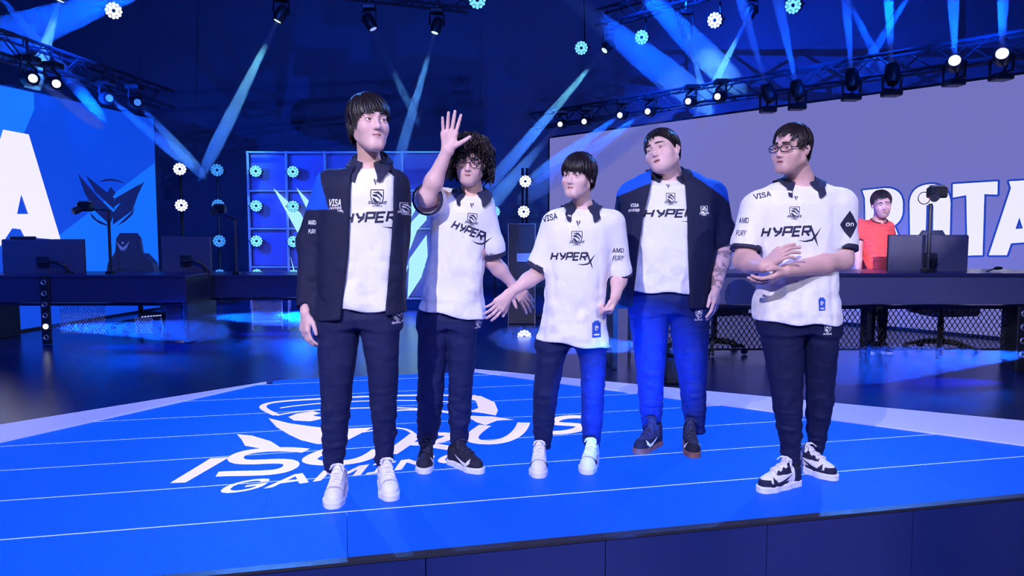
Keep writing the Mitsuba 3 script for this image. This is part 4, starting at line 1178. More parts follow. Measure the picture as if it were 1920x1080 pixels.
def place_m(m, M): return place(m, M[:3, :3], M[:3, 3])
def shoe_kit(upper_col, sole_bsdf, lace_bsdf, swoosh_bsdf, high=0.0):
    """The pieces of one shoe, heel at the origin, toe along +y; shared by both feet."""
    foot = unary_union([sg.Point(0, .242).buffer(.040), sg.Point(.004, .195).buffer(.050), sg.Point(-.004, .120).buffer(.040), sg.Point(0, .040).buffer(.038)]).convex_hull
    foot = unary_union([sg.LineString([(0, .040), (0, .12)]).buffer(.037), sg.LineString([(0, .12), (.003, .2)]).buffer(.043), sg.Polygon(sg.Point(.003, .205).buffer(.050).exterior).union(sg.Point(0, .245).buffer(.039)).convex_hull])
    foot = foot.buffer(.03).buffer(-.03)
    s0, s1 = extrude(foot.buffer(.001), .026), extrude(foot.buffer(-.003), .031)
    sole = cat([s0, s1])
    up_ = upper_col
    def f(q):
        d = ell(q, (.001, .205, .036), (.045, .070, .046))
        d = smin(d, ell(q, (0, .13, .058), (.040, .075, .050)), .03)
        d = smin(d, cap(q, (0, .045, .045), (0, .048, .085 + high), .038, .036), .03)
        d = smin(d, cap(q, (0, .12, .092), (0, .088, .128 + high), .022, .022), .02)
        d = smax(d, .022 - q[:, 2], .004)
        d = smax(d, -cap(q, (0, .052, .105 + high), (0, .052, .20), .027), .006)
        d = smax(d, q[:, 2] - (.145 + high), .004)
        return d
    up = nets(f, axis(-.06, .06, .004), axis(-.01, .30, .004), axis(.01, .17 + high, .004))
    col = upper_col(up.vertices)
    la = []
    for i in range(6):
        y = .185 - i * .017; z0 = .0
        xs = np.linspace(-.026, .026, 7)
        pts = []
        for x in xs:
            o, _ = trace(f, [[x, y, .25]], [0, 0, -1], .24)
            pts.append(o[0] + [0, .006 * (1 if (i % 2) else -1) * x / .026, .005])
        la.append(tube(pts, .0052, 6))
    o, _ = trace(f, [[0, .098, .25]], [0, 0, -1], .24)
    for sx in (-1, 1):
        la.append(tube([o[0], o[0] + [sx * .016, .01, .008], o[0] + [sx * .03, .016, .000], o[0] + [sx * .014, .006, .004]], .0032, 6))
        la.append(tube([o[0], o[0] + [sx * .02, .018, .004], o[0] + [sx * .034, .03, -.012]], .003, 6))
    sw = sg.Polygon([(-.075, .032), (-.05, -.006), (-.01, .002), (.075, .034), (-.01, -.022), (-.055, -.030), (-.085, -.002)])
    sws = []
    for sx in (-1, 1):
        m = flat(scaled(sw, .85, .7))
        sws.append(print_on(f, m, (sx * .1, .155, .052), (0, -1, 0), (0, 0, 1), (-sx, 0, 0), .002, .02))
    return dict(sole=mikit.ply(sole, sole_bsdf, smooth=30), upper=mikit.ply(up, 'cloth', smooth=True, color=col), laces=mikit.ply(cat(la), lace_bsdf, smooth=40), swoosh=mikit.ply(cat(sws), swoosh_bsdf, smooth=False))
def put_shoe(parent, toe, kit, ang, label, size=1.0, tilt=0):
    a = math.radians(ang)
    d = np.array([math.sin(a), -math.cos(a), 0.0])
    heel = np.array([toe[0], toe[1], .001]) - d * .285 * size
    R = np.stack([np.cross(d, [0, 0, 1]), d, [0, 0, 1]], 1) * size
    M = np.eye(4); M[:3, :3] = R; M[:3, 3] = heel
    xf = T(M.tolist()) if False else mi.ScalarTransform4f(M)
    k = new_key(f'{parent}__shoe'); labels[k] = {'label': label}
    for n_ in ('sole', 'upper', 'laces', 'swoosh'):
        obj(n_, kit[n_], None, k, xf=xf)
    return heel + d * .05 * size

def ride(m, f, off, n=10):
    """Lifts the outer rows of a collar out of the cloth f."""
    v = np.array(m.vertices)
    sel = ((np.arange(len(v)) % n) >= 2) & ((np.arange(len(v)) % n) < n - 1)
    for _ in range(6):
        p = v[sel].astype(f32); d0 = f(p)
        g = np.stack([f(p + np.array(e, f32) * .003) - d0 for e in ([1, 0, 0], [0, 1, 0], [0, 0, 1])], 1)
        g /= np.linalg.norm(g, axis=1, keepdims=True) + 1e-9
        v[sel] += g * np.clip(off - d0, 0, .02)[:, None]
    return trimesh.Trimesh(v, m.faces, process=False)

def figure(sp):
    key = thing('person', sp['label'], 'person')
    Y = sp['Y']
    H = sp['head']; s = H['size']
    R = eul(*H['turn']); hc = P(H['at'][0], H['at'][1], H.get('Y', Y - .05))
    face = H.get('face', {})
    hf = head_field(face)
    to_h = lambda p: ((p - hc) @ R / s).astype(f32)
    to_w = lambda q: np.asarray(q) @ R.T * s + hc
    head = group(lambda p: hf(to_h(p)) * s, hc - .15 * s, hc + .15 * s, .04)
    nb = P(*sp['neck'], Y + .015)
    nr = sp.get('neck_r', .054)
    nk0 = to_w((0, .032, -.055))
    neck = chain([nk0, nb + [0, 0, .01], nb - [0, 0, .12]], [nr * .98, nr * 1.04, nr * 1.6], .02)
    parts = [(neck, .022), (head, .02)]
    hip = P(*sp['hip'], Y)
    hip = hip + [0, 0, .09]
    parts.append((chain([nb - [0, 0, .10], nb - [0, 0, .3], hip], [.075, .085, .06]), .04))
    zones = [(hc - .145 * s, hc + .145 * s)]
    ank = [np.array([q[0], q[1], .12]) for q in sp['ankles']]
    for rows in sp['trousers']['legs']:
        c = [(P(r[1], r[0], r[3]) + P(r[2], r[0], r[3])) / 2 for r in rows]
        parts.append((chain([hip + (c[1] - hip) * .8] + c[1:] + [c[-1] - [0, 0, .05]], [.035] + [max(.026, r[4] * .6) for r in rows[1:]] + [.03]), .03))
    for A in sp['arms']:
        S, Eb, W = (np.array(q, float) for q in A['j'])
        r = A.get('r', (.048, .042, .036, .026))
        mid = Eb + (W - Eb) * .35
        parts.append((chain([S, Eb, mid, W], [r[0], r[1], r[2] * 1.08, r[3]], .03), .03))
        h = A.get('hand')
        if h:
            hfld, bb = hand_field(W, h['d'], h['n'], h['side'], h.get('size', 1.0), h.get('curl', (.25, .3, .35, .4)), h.get('spread', .12), h.get('thumb', .6), h.get('tcurl', .3))
            parts.append((hfld, .014)); zones.append(bb)
    def body(p):
        d = None
        for fn, k in parts:
            v = fn(p); d = v if d is None else smin(d, v, k)
        return d
    lo = np.min([z[0] for z in zones] + [hip - .2] + [a - .08 for a in ank], 0); hi = np.max([z[1] for z in zones] + [hip + .2] + [a + .08 for a in ank], 0)
    for A in sp['arms']:
        for q in A['j']: lo = np.minimum(lo, np.array(q) - .08); hi = np.maximum(hi, np.array(q) + .08)
    lo[2] = .085
    ax = [axis(lo[k] - .02, hi[k] + .02, .013, [(z[0][k], z[1][k]) for z in zones], .003 if Y < 6 else .0055) for k in range(3)]
    m = nets(body, *ax)
    q = to_h(m.vertices)
    near = ((m.vertices - hc) ** 2).sum(1) < (.2 * s) ** 2
    col = np.tile(np.array(H['skin']), (len(q), 1)) * (.95 + .1 * meshkit.fbm(m.vertices * 30, 2))[:, None]
    col[near] = skin_colours(q[near].astype(float), face, H['skin'])
    if sp.get('tattoo') is not None:
        a, b, rr = sp['tattoo']
        on = cap(m.vertices.astype(f32), a, b, rr) < 0
        ink = (meshkit.fbm(m.vertices * 42, 2, 5) > .52) & on
        col[ink] = col[ink] * .45 + np.array([.05, .06, .12]) * .4
    obj('body', m, 'skin', key, smooth=True, color=col)
    # eyes
    for sx in (-1, 1):
        c = np.array([sx * .0325, -.0735, -.001])
        e = trimesh.creation.icosphere(3, .0120)
        g = np.array(H.get('gaze', (0, 0))); gd = np.array([g[0], -1, g[1]]); gd = gd / np.linalg.norm(gd)
        ca = (e.vertices / .0120) @ gd
        ec = np.where(ca[:, None] > math.cos(.22), [.006, .005, .006], np.where(ca[:, None] > math.cos(.52), H.get('iris', [.04, .022, .015]), [.62, .56, .60]))
        e.vertices = to_w(e.vertices + c)
        obj('eye', e, 'eye', key, smooth=True, color=ec)
        bx = np.linspace(.012, .052, 7)
        bz = .0195 + .0055 * np.sin(np.linspace(.8, 2.9, 7)) + H.get('brow', 0)
        bp, _ = trace(hf, np.column_stack([sx * bx, np.full(7, -.2), bz]), (0, 1, 0), .25)
        b = tube(bp + [0, -.0005, 0], np.array([.0032, .0042, .0042, .0038, .0033, .0026, .001]) * H.get('brow_w', 1.0), 6)
        b.vertices = to_w(b.vertices)
        obj('eyebrow', b, 'hair', key, smooth=True, color=np.tile([.018, .012, .014], (len(b.vertices), 1)))
    hs = H['hair']
    hm = hair_mesh(hs, hs.get('seed', 1))
    hcq = np.array(hs['color']) * (.75 + .6 * meshkit.noise(hm.vertices * [70, 70, 18], 3))[:, None]
    hm.vertices = to_w(hm.vertices)
    obj('hair', hm, 'hair', key, smooth=True, color=np.clip(hcq, 0, 1))
    if H.get('glasses'):
        gl = H['glasses']; rr, rz, gy = gl['rx'], gl['rz'], -.1025
        k = new_key(f'{key}__glasses'); labels[k] = {'label': gl['label']}
        fr = []
        for sx in (-1, 1):
            a = np.linspace(0, 2 * math.pi, 28)
            n_ = gl.get('pow', 2.0)
            cx, sn = np.sign(np.cos(a)) * np.abs(np.cos(a)) ** (2 / n_), np.sign(np.sin(a)) * np.abs(np.sin(a)) ** (2 / n_)
            ring = np.column_stack([sx * .0345 + rr * cx, gy + .012 * ((sx * rr * cx + .0345) / .07) ** 2 * 1.0, -.003 + rz * sn])
            fr.append(tube(to_w(ring), gl.get('w', .0016) * s, 6, cap=False))
            lens = np.vstack([ring[:-1], ring.mean(0)])
            lm = trimesh.Trimesh(to_w(lens), [[i, (i + 1) % 27, 27] for i in range(27)], process=False)
            obj('lens', lm, 'spectacle_lens', k, smooth=False)
            fr.append(tube(to_w([(sx * (.0345 + rr), gy + .012, .001), (sx * .078, -.07, .002), (sx * .0815, -.01, .002), (sx * .083, .018, -.004)]), gl.get('w', .0016) * s, 6))
        fr.append(tube(to_w([(-.0345 + rr, gy + .001, .0), (0, gy - .003, .004), (.0345 - rr, gy + .001, .0)]), gl.get('w', .0016) * s, 6))
        obj('frame', cat(fr), 'spectacle_frame', k, smooth=True)

    # trousers
    pt = sp['trousers']
    legs = [loft(sections(r), 2.1) for r in pt['legs']]
    waist = loft(sections(pt['waist']), 2.3)
    allz = [P(r[0], r[1], r[3])[2] for rows in pt['legs'] for r in rows]
    def trous(p):
        d = smin(legs[0](p), legs[1](p), .012)
        d = smin(d, waist(p), .05)
        zf = np.clip((.55 - p[:, 2]) / .4, 0, 1)
        w = .5 + zf
        d = d + folds(p, .010, 9, 22, sp['seed']) * w + folds(p, .006, 16, 6, sp['seed'] + 3)
        return d
    pts = np.array([P(u, r[0], r[3]) for rows in pt['legs'] + [pt['waist']] for r in rows for u in (r[1], r[2])])
    lo, hi = pts.min(0) - [.03, .2, .01], pts.max(0) + [.03, .2, .03]
    m = nets(trous, axis(lo[0], hi[0], .0065), axis(lo[1], hi[1], .0065), axis(lo[2], hi[2], .0065), band=2)
    tk = obj('trousers', m, 'cloth', key, smooth=True, color=np.tile(pt.get('color', (.010, .014, .070)), (len(m.vertices), 1)) * (.85 + .3 * meshkit.fbm(m.vertices * 25, 2))[:, None])
    for u, v, sc in pt.get('crest', ()):
        c = P(u, v, Y - .14); c2 = np.array([c[0], Y - .30, c[2]])
        try:
            obj('crest', cat([print_on(trous, flat(scaled(g, sc)), (c[0], Y - .14, c[2]), (1, 0, 0), (0, 0, 1), FWD) for g in (CREST[1].difference(CREST[0]), CREST[2])]
                + [print_on(trous, fit(word(pt.get('crest_word', 'SURUS'), sc * .3, .2), sc * 1.0, sc * .22), (c[0] - sc * .5, Y - .14, c[2] - sc * .72), (1, 0, 0), (0, 0, 1), FWD)]), 'white_print', tk, smooth=False)
        except ValueError: pass

    # shirt
    sh = sp['shirt']; fields = {}
    SS = sections(sh['rows']); tor = loft(SS, 2.5)
    slv = [sleeve_field(x['j'], x['r']) for x in sh.get('sleeves', ())]
    hemp = P(*sh['hem'][0], Y), P(*sh['hem'][1], Y)
    hs_ = (hemp[1][2] - hemp[0][2]) / (hemp[1][0] - hemp[0][0])
    nfront = np.array([0, -.45, .9]); nfront /= np.linalg.norm(nfront)
    def shirt(p):
        d = tor(p); d_t = d
        for g, _ in slv: d = smin(d, g(p), .045)
        w = np.clip((SS[-1, 0] - p[:, 2]) / .5, .12, 1) * np.clip(1 - d_t / .05, .2, 1)
        d = d + folds(p, sh.get('fold', .014) * 1.5, 7, 2.6, sp['seed'] + 1) * w + folds(p, .011, 15, 8, sp['seed'] + 2) * np.clip(w, .1, .8)
        hem = hemp[0][2] + (p[:, 0] - hemp[0][0]) * hs_ + .006 * np.sin(p[:, 0] * 30)
        d = d - .012 * np.clip((hem + .14 - p[:, 2]) / .12, 0, 1)
        d = smax(d, hem - p[:, 2], .006)
        near = ((p - nb) ** 2).sum(1) < .2 ** 2
        cutn = (p - (nb + [0, 0, .012])) @ nfront
        return np.where(near, smax(d, cutn.astype(f32), .006), d).astype(f32)
    pts = [P(u, r[0], r[3]) + [0, sy * r[4], 0] for r in sh['rows'] for u in (r[1], r[2]) for sy in (-1, 1)]
    for x in sh.get('sleeves', ()): pts += [np.array(q) + sgn * max(x['r']) for q in x['j'] for sgn in (-1, 1)]
    lo, hi = np.min(pts, 0) - .03, np.max(pts, 0) + .03
    m = nets(shirt, axis(lo[0], hi[0], .006), axis(lo[1], hi[1], .006), axis(lo[2], hi[2], .006), band=2)
    z = m.vertices
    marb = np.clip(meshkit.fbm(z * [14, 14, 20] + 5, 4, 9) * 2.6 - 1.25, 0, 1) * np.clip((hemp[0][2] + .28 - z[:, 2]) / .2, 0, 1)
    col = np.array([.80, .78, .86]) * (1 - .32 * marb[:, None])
    if 'color' in sh: col = sh['color'](m.vertices)
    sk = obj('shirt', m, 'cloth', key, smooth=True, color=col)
    for (g, d), x in zip(slv, sh.get('sleeves', ())):
        obj('cuff', cuff_ring(np.array(x['j'][-1]), d, x['r'][-1] + .002), sh.get('trim', 'navy_knit'), sk)
    cl = sp['collar']
    cm = collar_mesh(nb + np.array(cl.get('shift', (0, 0, 0))), cl.get('rx', nr + .012), cl.get('ry', nr + .012), gap=cl.get('gap', .45), drop=cl.get('drop', .045), flap=cl.get('flap', .035), spread=cl.get('spread', .04), up=cl.get('up', .03), yaw=cl.get('yaw', 0))
    cm = ride(cm, shirt, .010)
    obj('collar', cm, sh.get('trim', 'navy_knit'), sk, smooth=40)
    def prints(f, parent, specs, Yc):
        for pr in specs:
            c = P(*pr['at'], Yc)
            rt = np.array([math.cos(math.radians(pr.get('rot', 0))), 0, math.sin(math.radians(pr.get('rot', 0)))])
            d = np.array(pr.get('dir', (0, 1, 0)), float)
            rt = rt - d * (rt @ d) / (d @ d); up = np.cross(rt, d)
            if up[2] < 0: up = -up
            h = pr['h'] / (FOC / Yc)
            try:
                if pr['what'] == 'sponsor':
                    m2 = flat(scaled(SPONSOR, h)); x0, x1 = m2.bounds[:, 0]; m2.vertices[:, 0] -= (x0 + x1) / 2
                    if pr.get('w'): m2.vertices[:, 0] *= pr['w'] / (FOC / Yc) / (x1 - x0)
                    obj('lettering', print_on(f, m2, c, rt, up, d), pr.get('mat', 'navy_print'), parent, smooth=False)
                elif pr['what'] == 'crest':
                    ms = [print_on(f, flat(scaled(g, h)), c, rt, up, d) for g in (CREST[1].difference(CREST[0]), CREST[2])]
                    ms += [print_on(f, fit(word('SURUS', h * .3, .25), h * 1.15, h * .2), c - up * h * .36 - rt * h * .57, rt, up, d, .0022)]
                    ms += [print_on(f, fit(word('GAMING', h * .1), h * .6, h * .08), c - up * h * .52 - rt * h * .3, rt, up, d, .0022)]
                    obj('crest', cat(ms), pr.get('mat', 'navy_print'), parent, smooth=False)
                elif pr['what'] == 'v':
                    obj('badge', print_on(f, flat(scaled(vtag(), h)), c, rt, up, d), 'navy_print', parent, smooth=False)
                elif pr['what'] == 'tag':
                    w_ = h * .62
                    obj('hem_label', cat([print_on(f, flat(sg.box(-w_ / 2, -h / 2, w_ / 2, h / 2).union(sg.box(-w_ * .3, h / 2, w_ * .3, h * .62))), c, rt, up, d)]), 'blue_print', parent, smooth=False)
                    obj('hem_label_mark', cat([print_on(f, flat(scaled(CREST[2], h * .45)), c + up * h * .1, rt, up, d, .0026), print_on(f, flat(sg.box(-w_ * .3, -h * .36, w_ * .3, -h * .26)), c, rt, up, d, .0026)]), 'white_print', parent, smooth=False)
                elif pr['what'] == 'diamond':
                    obj('sleeve_patch', print_on(f, flat(sg.Polygon([(-.5 * h, 0), (0, .62 * h), (.5 * h, 0), (0, -.62 * h)])), c, rt, up, d), 'navy_print', parent, smooth=False)
                    obj('sleeve_patch_text', print_on(f, fit(word('on', h * .2), h * .42, h * .16), c - rt * h * .21 - up * h * .08, rt, up, d, .0026), 'white_print', parent, smooth=False)
                else:
                    m2 = word(pr['what'], h, pr.get('shear', 0)); x0, x1 = m2.bounds[:, 0]; m2.vertices[:, 0] -= (x0 + x1) / 2
                    if pr.get('w'): m2.vertices[:, 0] *= pr['w'] / (FOC / Yc) / (x1 - x0)
                    obj('lettering', print_on(f, m2, c, rt, up, d), pr.get('mat', 'navy_print'), parent, smooth=False)
            except ValueError as ex:
                print('print failed', sp['seed'], pr['what'], ex)
    prints(shirt, sk, sh.get('prints', ()), Y - .10)

    # jacket
    jk = sp.get('jacket')
    if jk:
        JS = sections(jk['rows']); jt = loft(JS, 2.6)
        js = [sleeve_field(x['j'], x['r'], .04, x.get('hollow', .03)) for x in jk['sleeves']]
        opn = sorted((P(0, v, Y - .13)[2], P(a, v, Y - .13)[0], P(b, v, Y - .13)[0]) for v, a, b in jk['open'])
        opn = np.array(opn)
        h0, h1 = P(*jk['hem'][0], Y)[2], P(*jk['hem'][1], Y)[2]
        x0, x1 = P(*jk['hem'][0], Y)[0], P(*jk['hem'][1], Y)[0]
        def jacket(p):
            d = jt(p)
            for g, _ in js: d = smin(d, g(p), .05)
            w = np.clip((JS[-1, 0] - p[:, 2]) / .45, .1, 1)
            d = d + folds(p, .014, 7, 3.5, sp['seed'] + 11) * w + folds(p, .006, 15, 12, sp['seed'] + 12) * w
            hem = h0 + (p[:, 0] - x0) * (h1 - h0) / (x1 - x0)
            arms_ = np.minimum.reduce([g(p) for g, _ in js])
            d = np.where(arms_ < .004, d, smax(d, hem - p[:, 2], .006))
            z_ = p[:, 2]
            xa, xb = np.interp(z_, opn[:, 0], opn[:, 1]), np.interp(z_, opn[:, 0], opn[:, 2])
            slot = np.maximum.reduce([xa - p[:, 0], p[:, 0] - xb, p[:, 1] - (Y - .01)])
            d = smax(d, -slot.astype(f32), .010)
            near = ((p - nb) ** 2).sum(1) < .22 ** 2
            hole = cap(p, nb - [0, -.005, .06], nb + [0, .0, .2], nr + .022, nr + .05)
            d = np.where(near, smax(d, -hole, .008), d)
            return d.astype(f32)
        pts = [P(u, r[0], r[3]) + [0, sy * r[4], 0] for r in jk['rows'] for u in (r[1], r[2]) for sy in (-1, 1)]
        for x in jk['sleeves']: pts += [np.array(q) + sgn * max(x['r']) for q in x['j'] for sgn in (-1, 1)]
        lo, hi = np.min(pts, 0) - .03, np.max(pts, 0) + .03
        m = nets(jacket, axis(lo[0], hi[0], .0062), axis(lo[1], hi[1], .0062), axis(lo[2], hi[2], .0062), band=2)
        v = m.vertices
        col = np.tile([.011, .014, .050], (len(v), 1))
        for (c0, n0), (c1, n1) in jk.get('panels', ()):
            inside = ((v - c0) @ np.array(n0) > 0) & ((v - c1) @ np.array(n1) > 0)
            col[inside] = [.008, .085, .62]
        jkey = obj('jacket', m, 'cloth', key, smooth=True, color=col)
        jc = collar_mesh(nb + [0, .012, -.008], nr + .030, nr + .036, gap=jk.get('cgap', .85), drop=.03, flap=.02, spread=.03, up=jk.get('cup', .06))
        jc = ride(jc, jacket, .004)
        obj('jacket_collar', jc, 'navy_knit', jkey, smooth=40)
        prints(jacket, jkey, jk.get('prints', ()), Y - .12)

    for sx_ in sp['shoes']:
        put_shoe(key, *sx_)
    return key
# ---------------------------------------------------------------- the people
mat('pale_print', (.55, .54, .62), .6)
SKIN = (.66, .42, .43)
DARKHAIR = (.008, .005, .010)
def cw(wh): return lambda v: np.tile(wh, (len(v), 1))
def dunk(v):
    c = np.tile([.74, .73, .80], (len(v), 1)); nv = np.array([.012, .014, .05])
    y, z = v[:, 1], v[:, 2]
    c[(y > .235) & (z < .062)] = nv                                   # toe guard
    c[(y > .12) & (y < .235) & (z < .045)] = nv
    c[(y < .075) & (z < .115)] = nv                                   # heel
    c[(y > .095) & (y < .19) & (z > .078 + .0 * y) & (np.abs(v[:, 0]) > .016)] = nv   # eyestay
    c[(z > .13)] = [.7, .69, .76]
    return c
def white_panels(v):
    c = np.tile([.76, .75, .82], (len(v), 1)); y, z = v[:, 1], v[:, 2]
    for a in (np.abs(y - .222 + .25 * np.abs(v[:, 0])), np.abs(z - .066 - .2 * (.14 - y)) + (y > .2) * 1, np.abs(y - .06) + (z > .12) * 1): c[a < .005] = [.36, .35, .46]
    return c
K_WHITE = shoe_kit(white_panels, 'sole_white', 'white_thread', 'pale_print')
K_BLACK = shoe_kit(cw([.016, .016, .04]), 'sole_white', 'navy_knit', 'white_thread')
K_WNAVY = shoe_kit(white_panels, 'sole_white', 'white_thread', 'navy_print')
K_HIGH = shoe_kit(lambda v: np.where((v[:, 2] > .075)[:, None] & (v[:, 1] > .07)[:, None], [.03, .03, .07], [.012, .012, .03]), 'sole_gum', 'navy_knit', 'white_thread', .035)
K_DUNK = shoe_kit(dunk, 'sole_white', 'white_thread', 'navy_print')

# -- the tall player in an open dark jacket --------------------------------------------------------------------------
Y1 = 3.62
figure(dict(seed=1, Y=Y1, label='tall dark-haired player in a black jacket open over a white jersey, leftmost',
    head=dict(at=(692, 231), size=1.10, turn=(31, -4, 0), skin=SKIN, face=dict(jaw=.98, full=.000, eye=.0046, chin=1.10), gaze=(.25, .08),
        hair=dict(color=DARKHAIR, ends=[(0, .022), (35, .020), (55, .0), (80, -.035), (110, -.06), (180, -.095)], vol=.015, n=330, sweep=.25, messy=.18, width=.014, seed=11, up=.05, tuck=1.2)),
    neck=(693, 311), neck_r=.052, hip=(672, 610), ankles=[G(626, 905), G(722, 900)],
    arms=[dict(j=[P(622, 350, Y1), P(580, 455, Y1 + .02), P(573, 585, Y1 - .04)], hand=dict(d=(.0, -.15, -1), n=(.6, .6, 0), side=1, curl=(.4, .45, .5, .55))),
          dict(j=[P(738, 350, Y1), P(748, 450, Y1 + .06), P(735, 540, Y1 + .15)], hand=dict(d=(-.8, .1, -.4), n=(0, 1, 0), side=-1))],
    shirt=dict(rows=[(316, 668, 718, Y1 + .01, .058), (326, 650, 735, Y1, .085), (338, 628, 748, Y1, .105), (365, 616, 756, Y1, .118), (430, 612, 756, Y1, .125), (500, 610, 756, Y1, .125), (585, 612, 756, Y1, .125)],
        hem=((642, 577), (722, 581)), sleeves=(), fold=.012,
        prints=[dict(what='sponsor', at=(706, 416), h=17, w=122, rot=2), dict(what='crest', at=(708, 372), h=30), dict(what='v', at=(705, 341), h=11)]),
    collar=dict(gap=.42, drop=.05, flap=.05, spread=.05, up=.05, yaw=4),
    jacket=dict(rows=[(312, 660, 726, Y1 + .015, .088), (320, 636, 742, Y1 + .01, .105), (334, 617, 752, Y1, .122), (352, 606, 759, Y1, .135), (385, 600, 764, Y1, .143), (450, 596, 766, Y1, .150), (520, 593, 766, Y1, .152), (605, 590, 766, Y1, .150)],
        open=[(300, 664, 726), (326, 657, 734), (400, 655, 735), (462, 654, 731), (576, 641, 722), (620, 638, 719)], hem=((590, 600), (766, 584)),
        sleeves=[dict(j=[P(622, 348, Y1), P(580, 455, Y1 + .02), P(573, 592, Y1 - .04)], r=[.082, .064, .050]),
                 dict(j=[P(738, 348, Y1 + .02), P(744, 450, Y1 + .06), P(728, 535, Y1 + .10)], r=[.074, .055, .045])],
        panels=[((P(604, 395, Y1), (0, 0, 1)), (P(606, 330, Y1), (-.93, 0, -.30)))],
        prints=[dict(what='VISA', at=(629, 386), h=12, w=24, shear=.2, mat='white_print'), dict(what='HYPER', at=(630, 393), h=5, w=24, mat='white_print', shear=.2), dict(what='sponsor', at=(640, 397), h=2.5, w=12, mat='white_print'),
            dict(what='crest', at=(756, 391), h=22, mat='white_print'),
            dict(what='AMD', at=(572, 421), h=8, w=18, mat='white_print', dir=(.35, 1, 0)), dict(what='FURY', at=(570, 438), h=8, w=18, shear=.3, mat='white_print', dir=(.35, 1, 0))]),
    trousers=dict(legs=[[(575, 592, 680, Y1, .10), (640, 594, 674, Y1 - .01, .10), (700, 598, 664, Y1 - .02, .085), (760, 600, 659, Y1 - .02, .078), (820, 602, 654, Y1, .068), (862, 604, 648, Y1 + .02, .06), (884, 606, 643, Y1 + .03, .052)],
                        [(575, 668, 752, Y1, .10), (640, 678, 750, Y1 - .01, .10), (700, 688, 748, Y1 - .02, .085), (760, 692, 745, Y1, .078), (820, 698, 743, Y1 + .03, .068), (855, 701, 740, Y1 + .05, .06), (876, 704, 737, Y1 + .06, .052)]],
        waist=[(570, 606, 752, Y1, .105), (595, 596, 752, Y1, .12), (612, 598, 750, Y1, .11)], crest=[(741, 596, .05)]),
    shoes=[(G(622, 956), K_WHITE, 4, 'white leather trainer', 1.02), (G(735, 941), K_WHITE, 17, 'white leather trainer', 1.02)]))

# -- the waving player -----------------------------------------------------------------------------------------------
Y2 = 4.03
E2, W2 = P(800, 372, Y2 - .20), P(838, 284, Y2 - .24)
figure(dict(seed=2, Y=Y2, label='curly-haired player with round glasses in a white jersey waving one raised hand',
    head=dict(at=(882, 307), size=.95, turn=(-4, 2, 3), skin=SKIN, face=dict(jaw=1.03, full=.003, eye=.0048, stubble=.2, smile=.004), brow_w=1.2,
        glasses=dict(rx=.0235, rz=.0225, w=.0019, label='round thin-rimmed glasses'),
        hair=dict(color=(.014, .007, .010), ends=[(0, .052), (30, .050), (50, .015), (75, -.05), (110, -.085), (180, -.105)], vol=.033, n=430, messy=.35, width=.013, curl=.012, seed=12, up=.06, tuck=-1.0)),
    neck=(885, 362), neck_r=.053, hip=(845, 600), ankles=[G(800, 860), G(862, 858)],
    arms=[dict(j=[P(828, 372, Y2), E2, W2], r=(.05, .043, .041, .028), hand=dict(d=(.14, -.03, 1), n=(.12, -1, .05), side=1, size=1.06, curl=(.06, .05, .08, .12), spread=.13, thumb=.95, tcurl=.1)),
          dict(j=[P(905, 395, Y2), P(923, 490, Y2 + .05), P(962, 534, Y2 + .10)], r=(.048, .04, .036, .025), hand=dict(d=(.62, -.1, -.7), n=(-.3, .9, -.2), side=-1, curl=(.25, .3, .3, .35)))],
    shirt=dict(rows=[(358, 858, 912, Y2 + .01, .06), (366, 838, 916, Y2, .085), (376, 818, 920, Y2, .105), (400, 806, 918, Y2, .12), (440, 803, 913, Y2, .125), (490, 797, 912, Y2, .13), (540, 788, 913, Y2, .135), (605, 778, 914, Y2, .14)],
        hem=((779, 575), (912, 600)), fold=.020,
        sleeves=[dict(j=[P(830, 374, Y2 + .01), P(800, 374, Y2 - .19)], r=[.088, .076]), dict(j=[P(901, 392, Y2), P(921, 462, Y2 + .04), P(924, 480, Y2 + .05)], r=[.078, .072, .070])],
        prints=[dict(what='sponsor', at=(882, 441), h=14, w=78, rot=-22), dict(what='crest', at=(885, 412), h=22, rot=-8), dict(what='v', at=(885, 385), h=9)]),
    collar=dict(gap=.5, drop=.04, flap=.04, spread=.042),
    trousers=dict(legs=[[(580, 784, 850, Y2, .095), (640, 782, 842, Y2 - .01, .095), (700, 782, 836, Y2, .08), (760, 780, 832, Y2 + .02, .075), (805, 779, 826, Y2 + .06, .066), (835, 782, 818, Y2 + .09, .055)],
                        [(580, 828, 902, Y2, .095), (640, 838, 895, Y2 - .01, .095), (700, 840, 890, Y2, .08), (760, 838, 886, Y2 + .02, .075), (810, 842, 880, Y2 + .04, .064), (842, 845, 875, Y2 + .05, .054)]],
        waist=[(575, 790, 902, Y2, .10), (598, 784, 902, Y2, .115), (612, 784, 898, Y2, .105)], crest=[(896, 610, .035)], color=(.009, .015, .085)),
    shoes=[(G(795, 890), K_BLACK, 3, 'black running shoe with a pale sole', .98), (G(905, 889), K_BLACK, 44, 'black running shoe with a pale sole', .98)]))

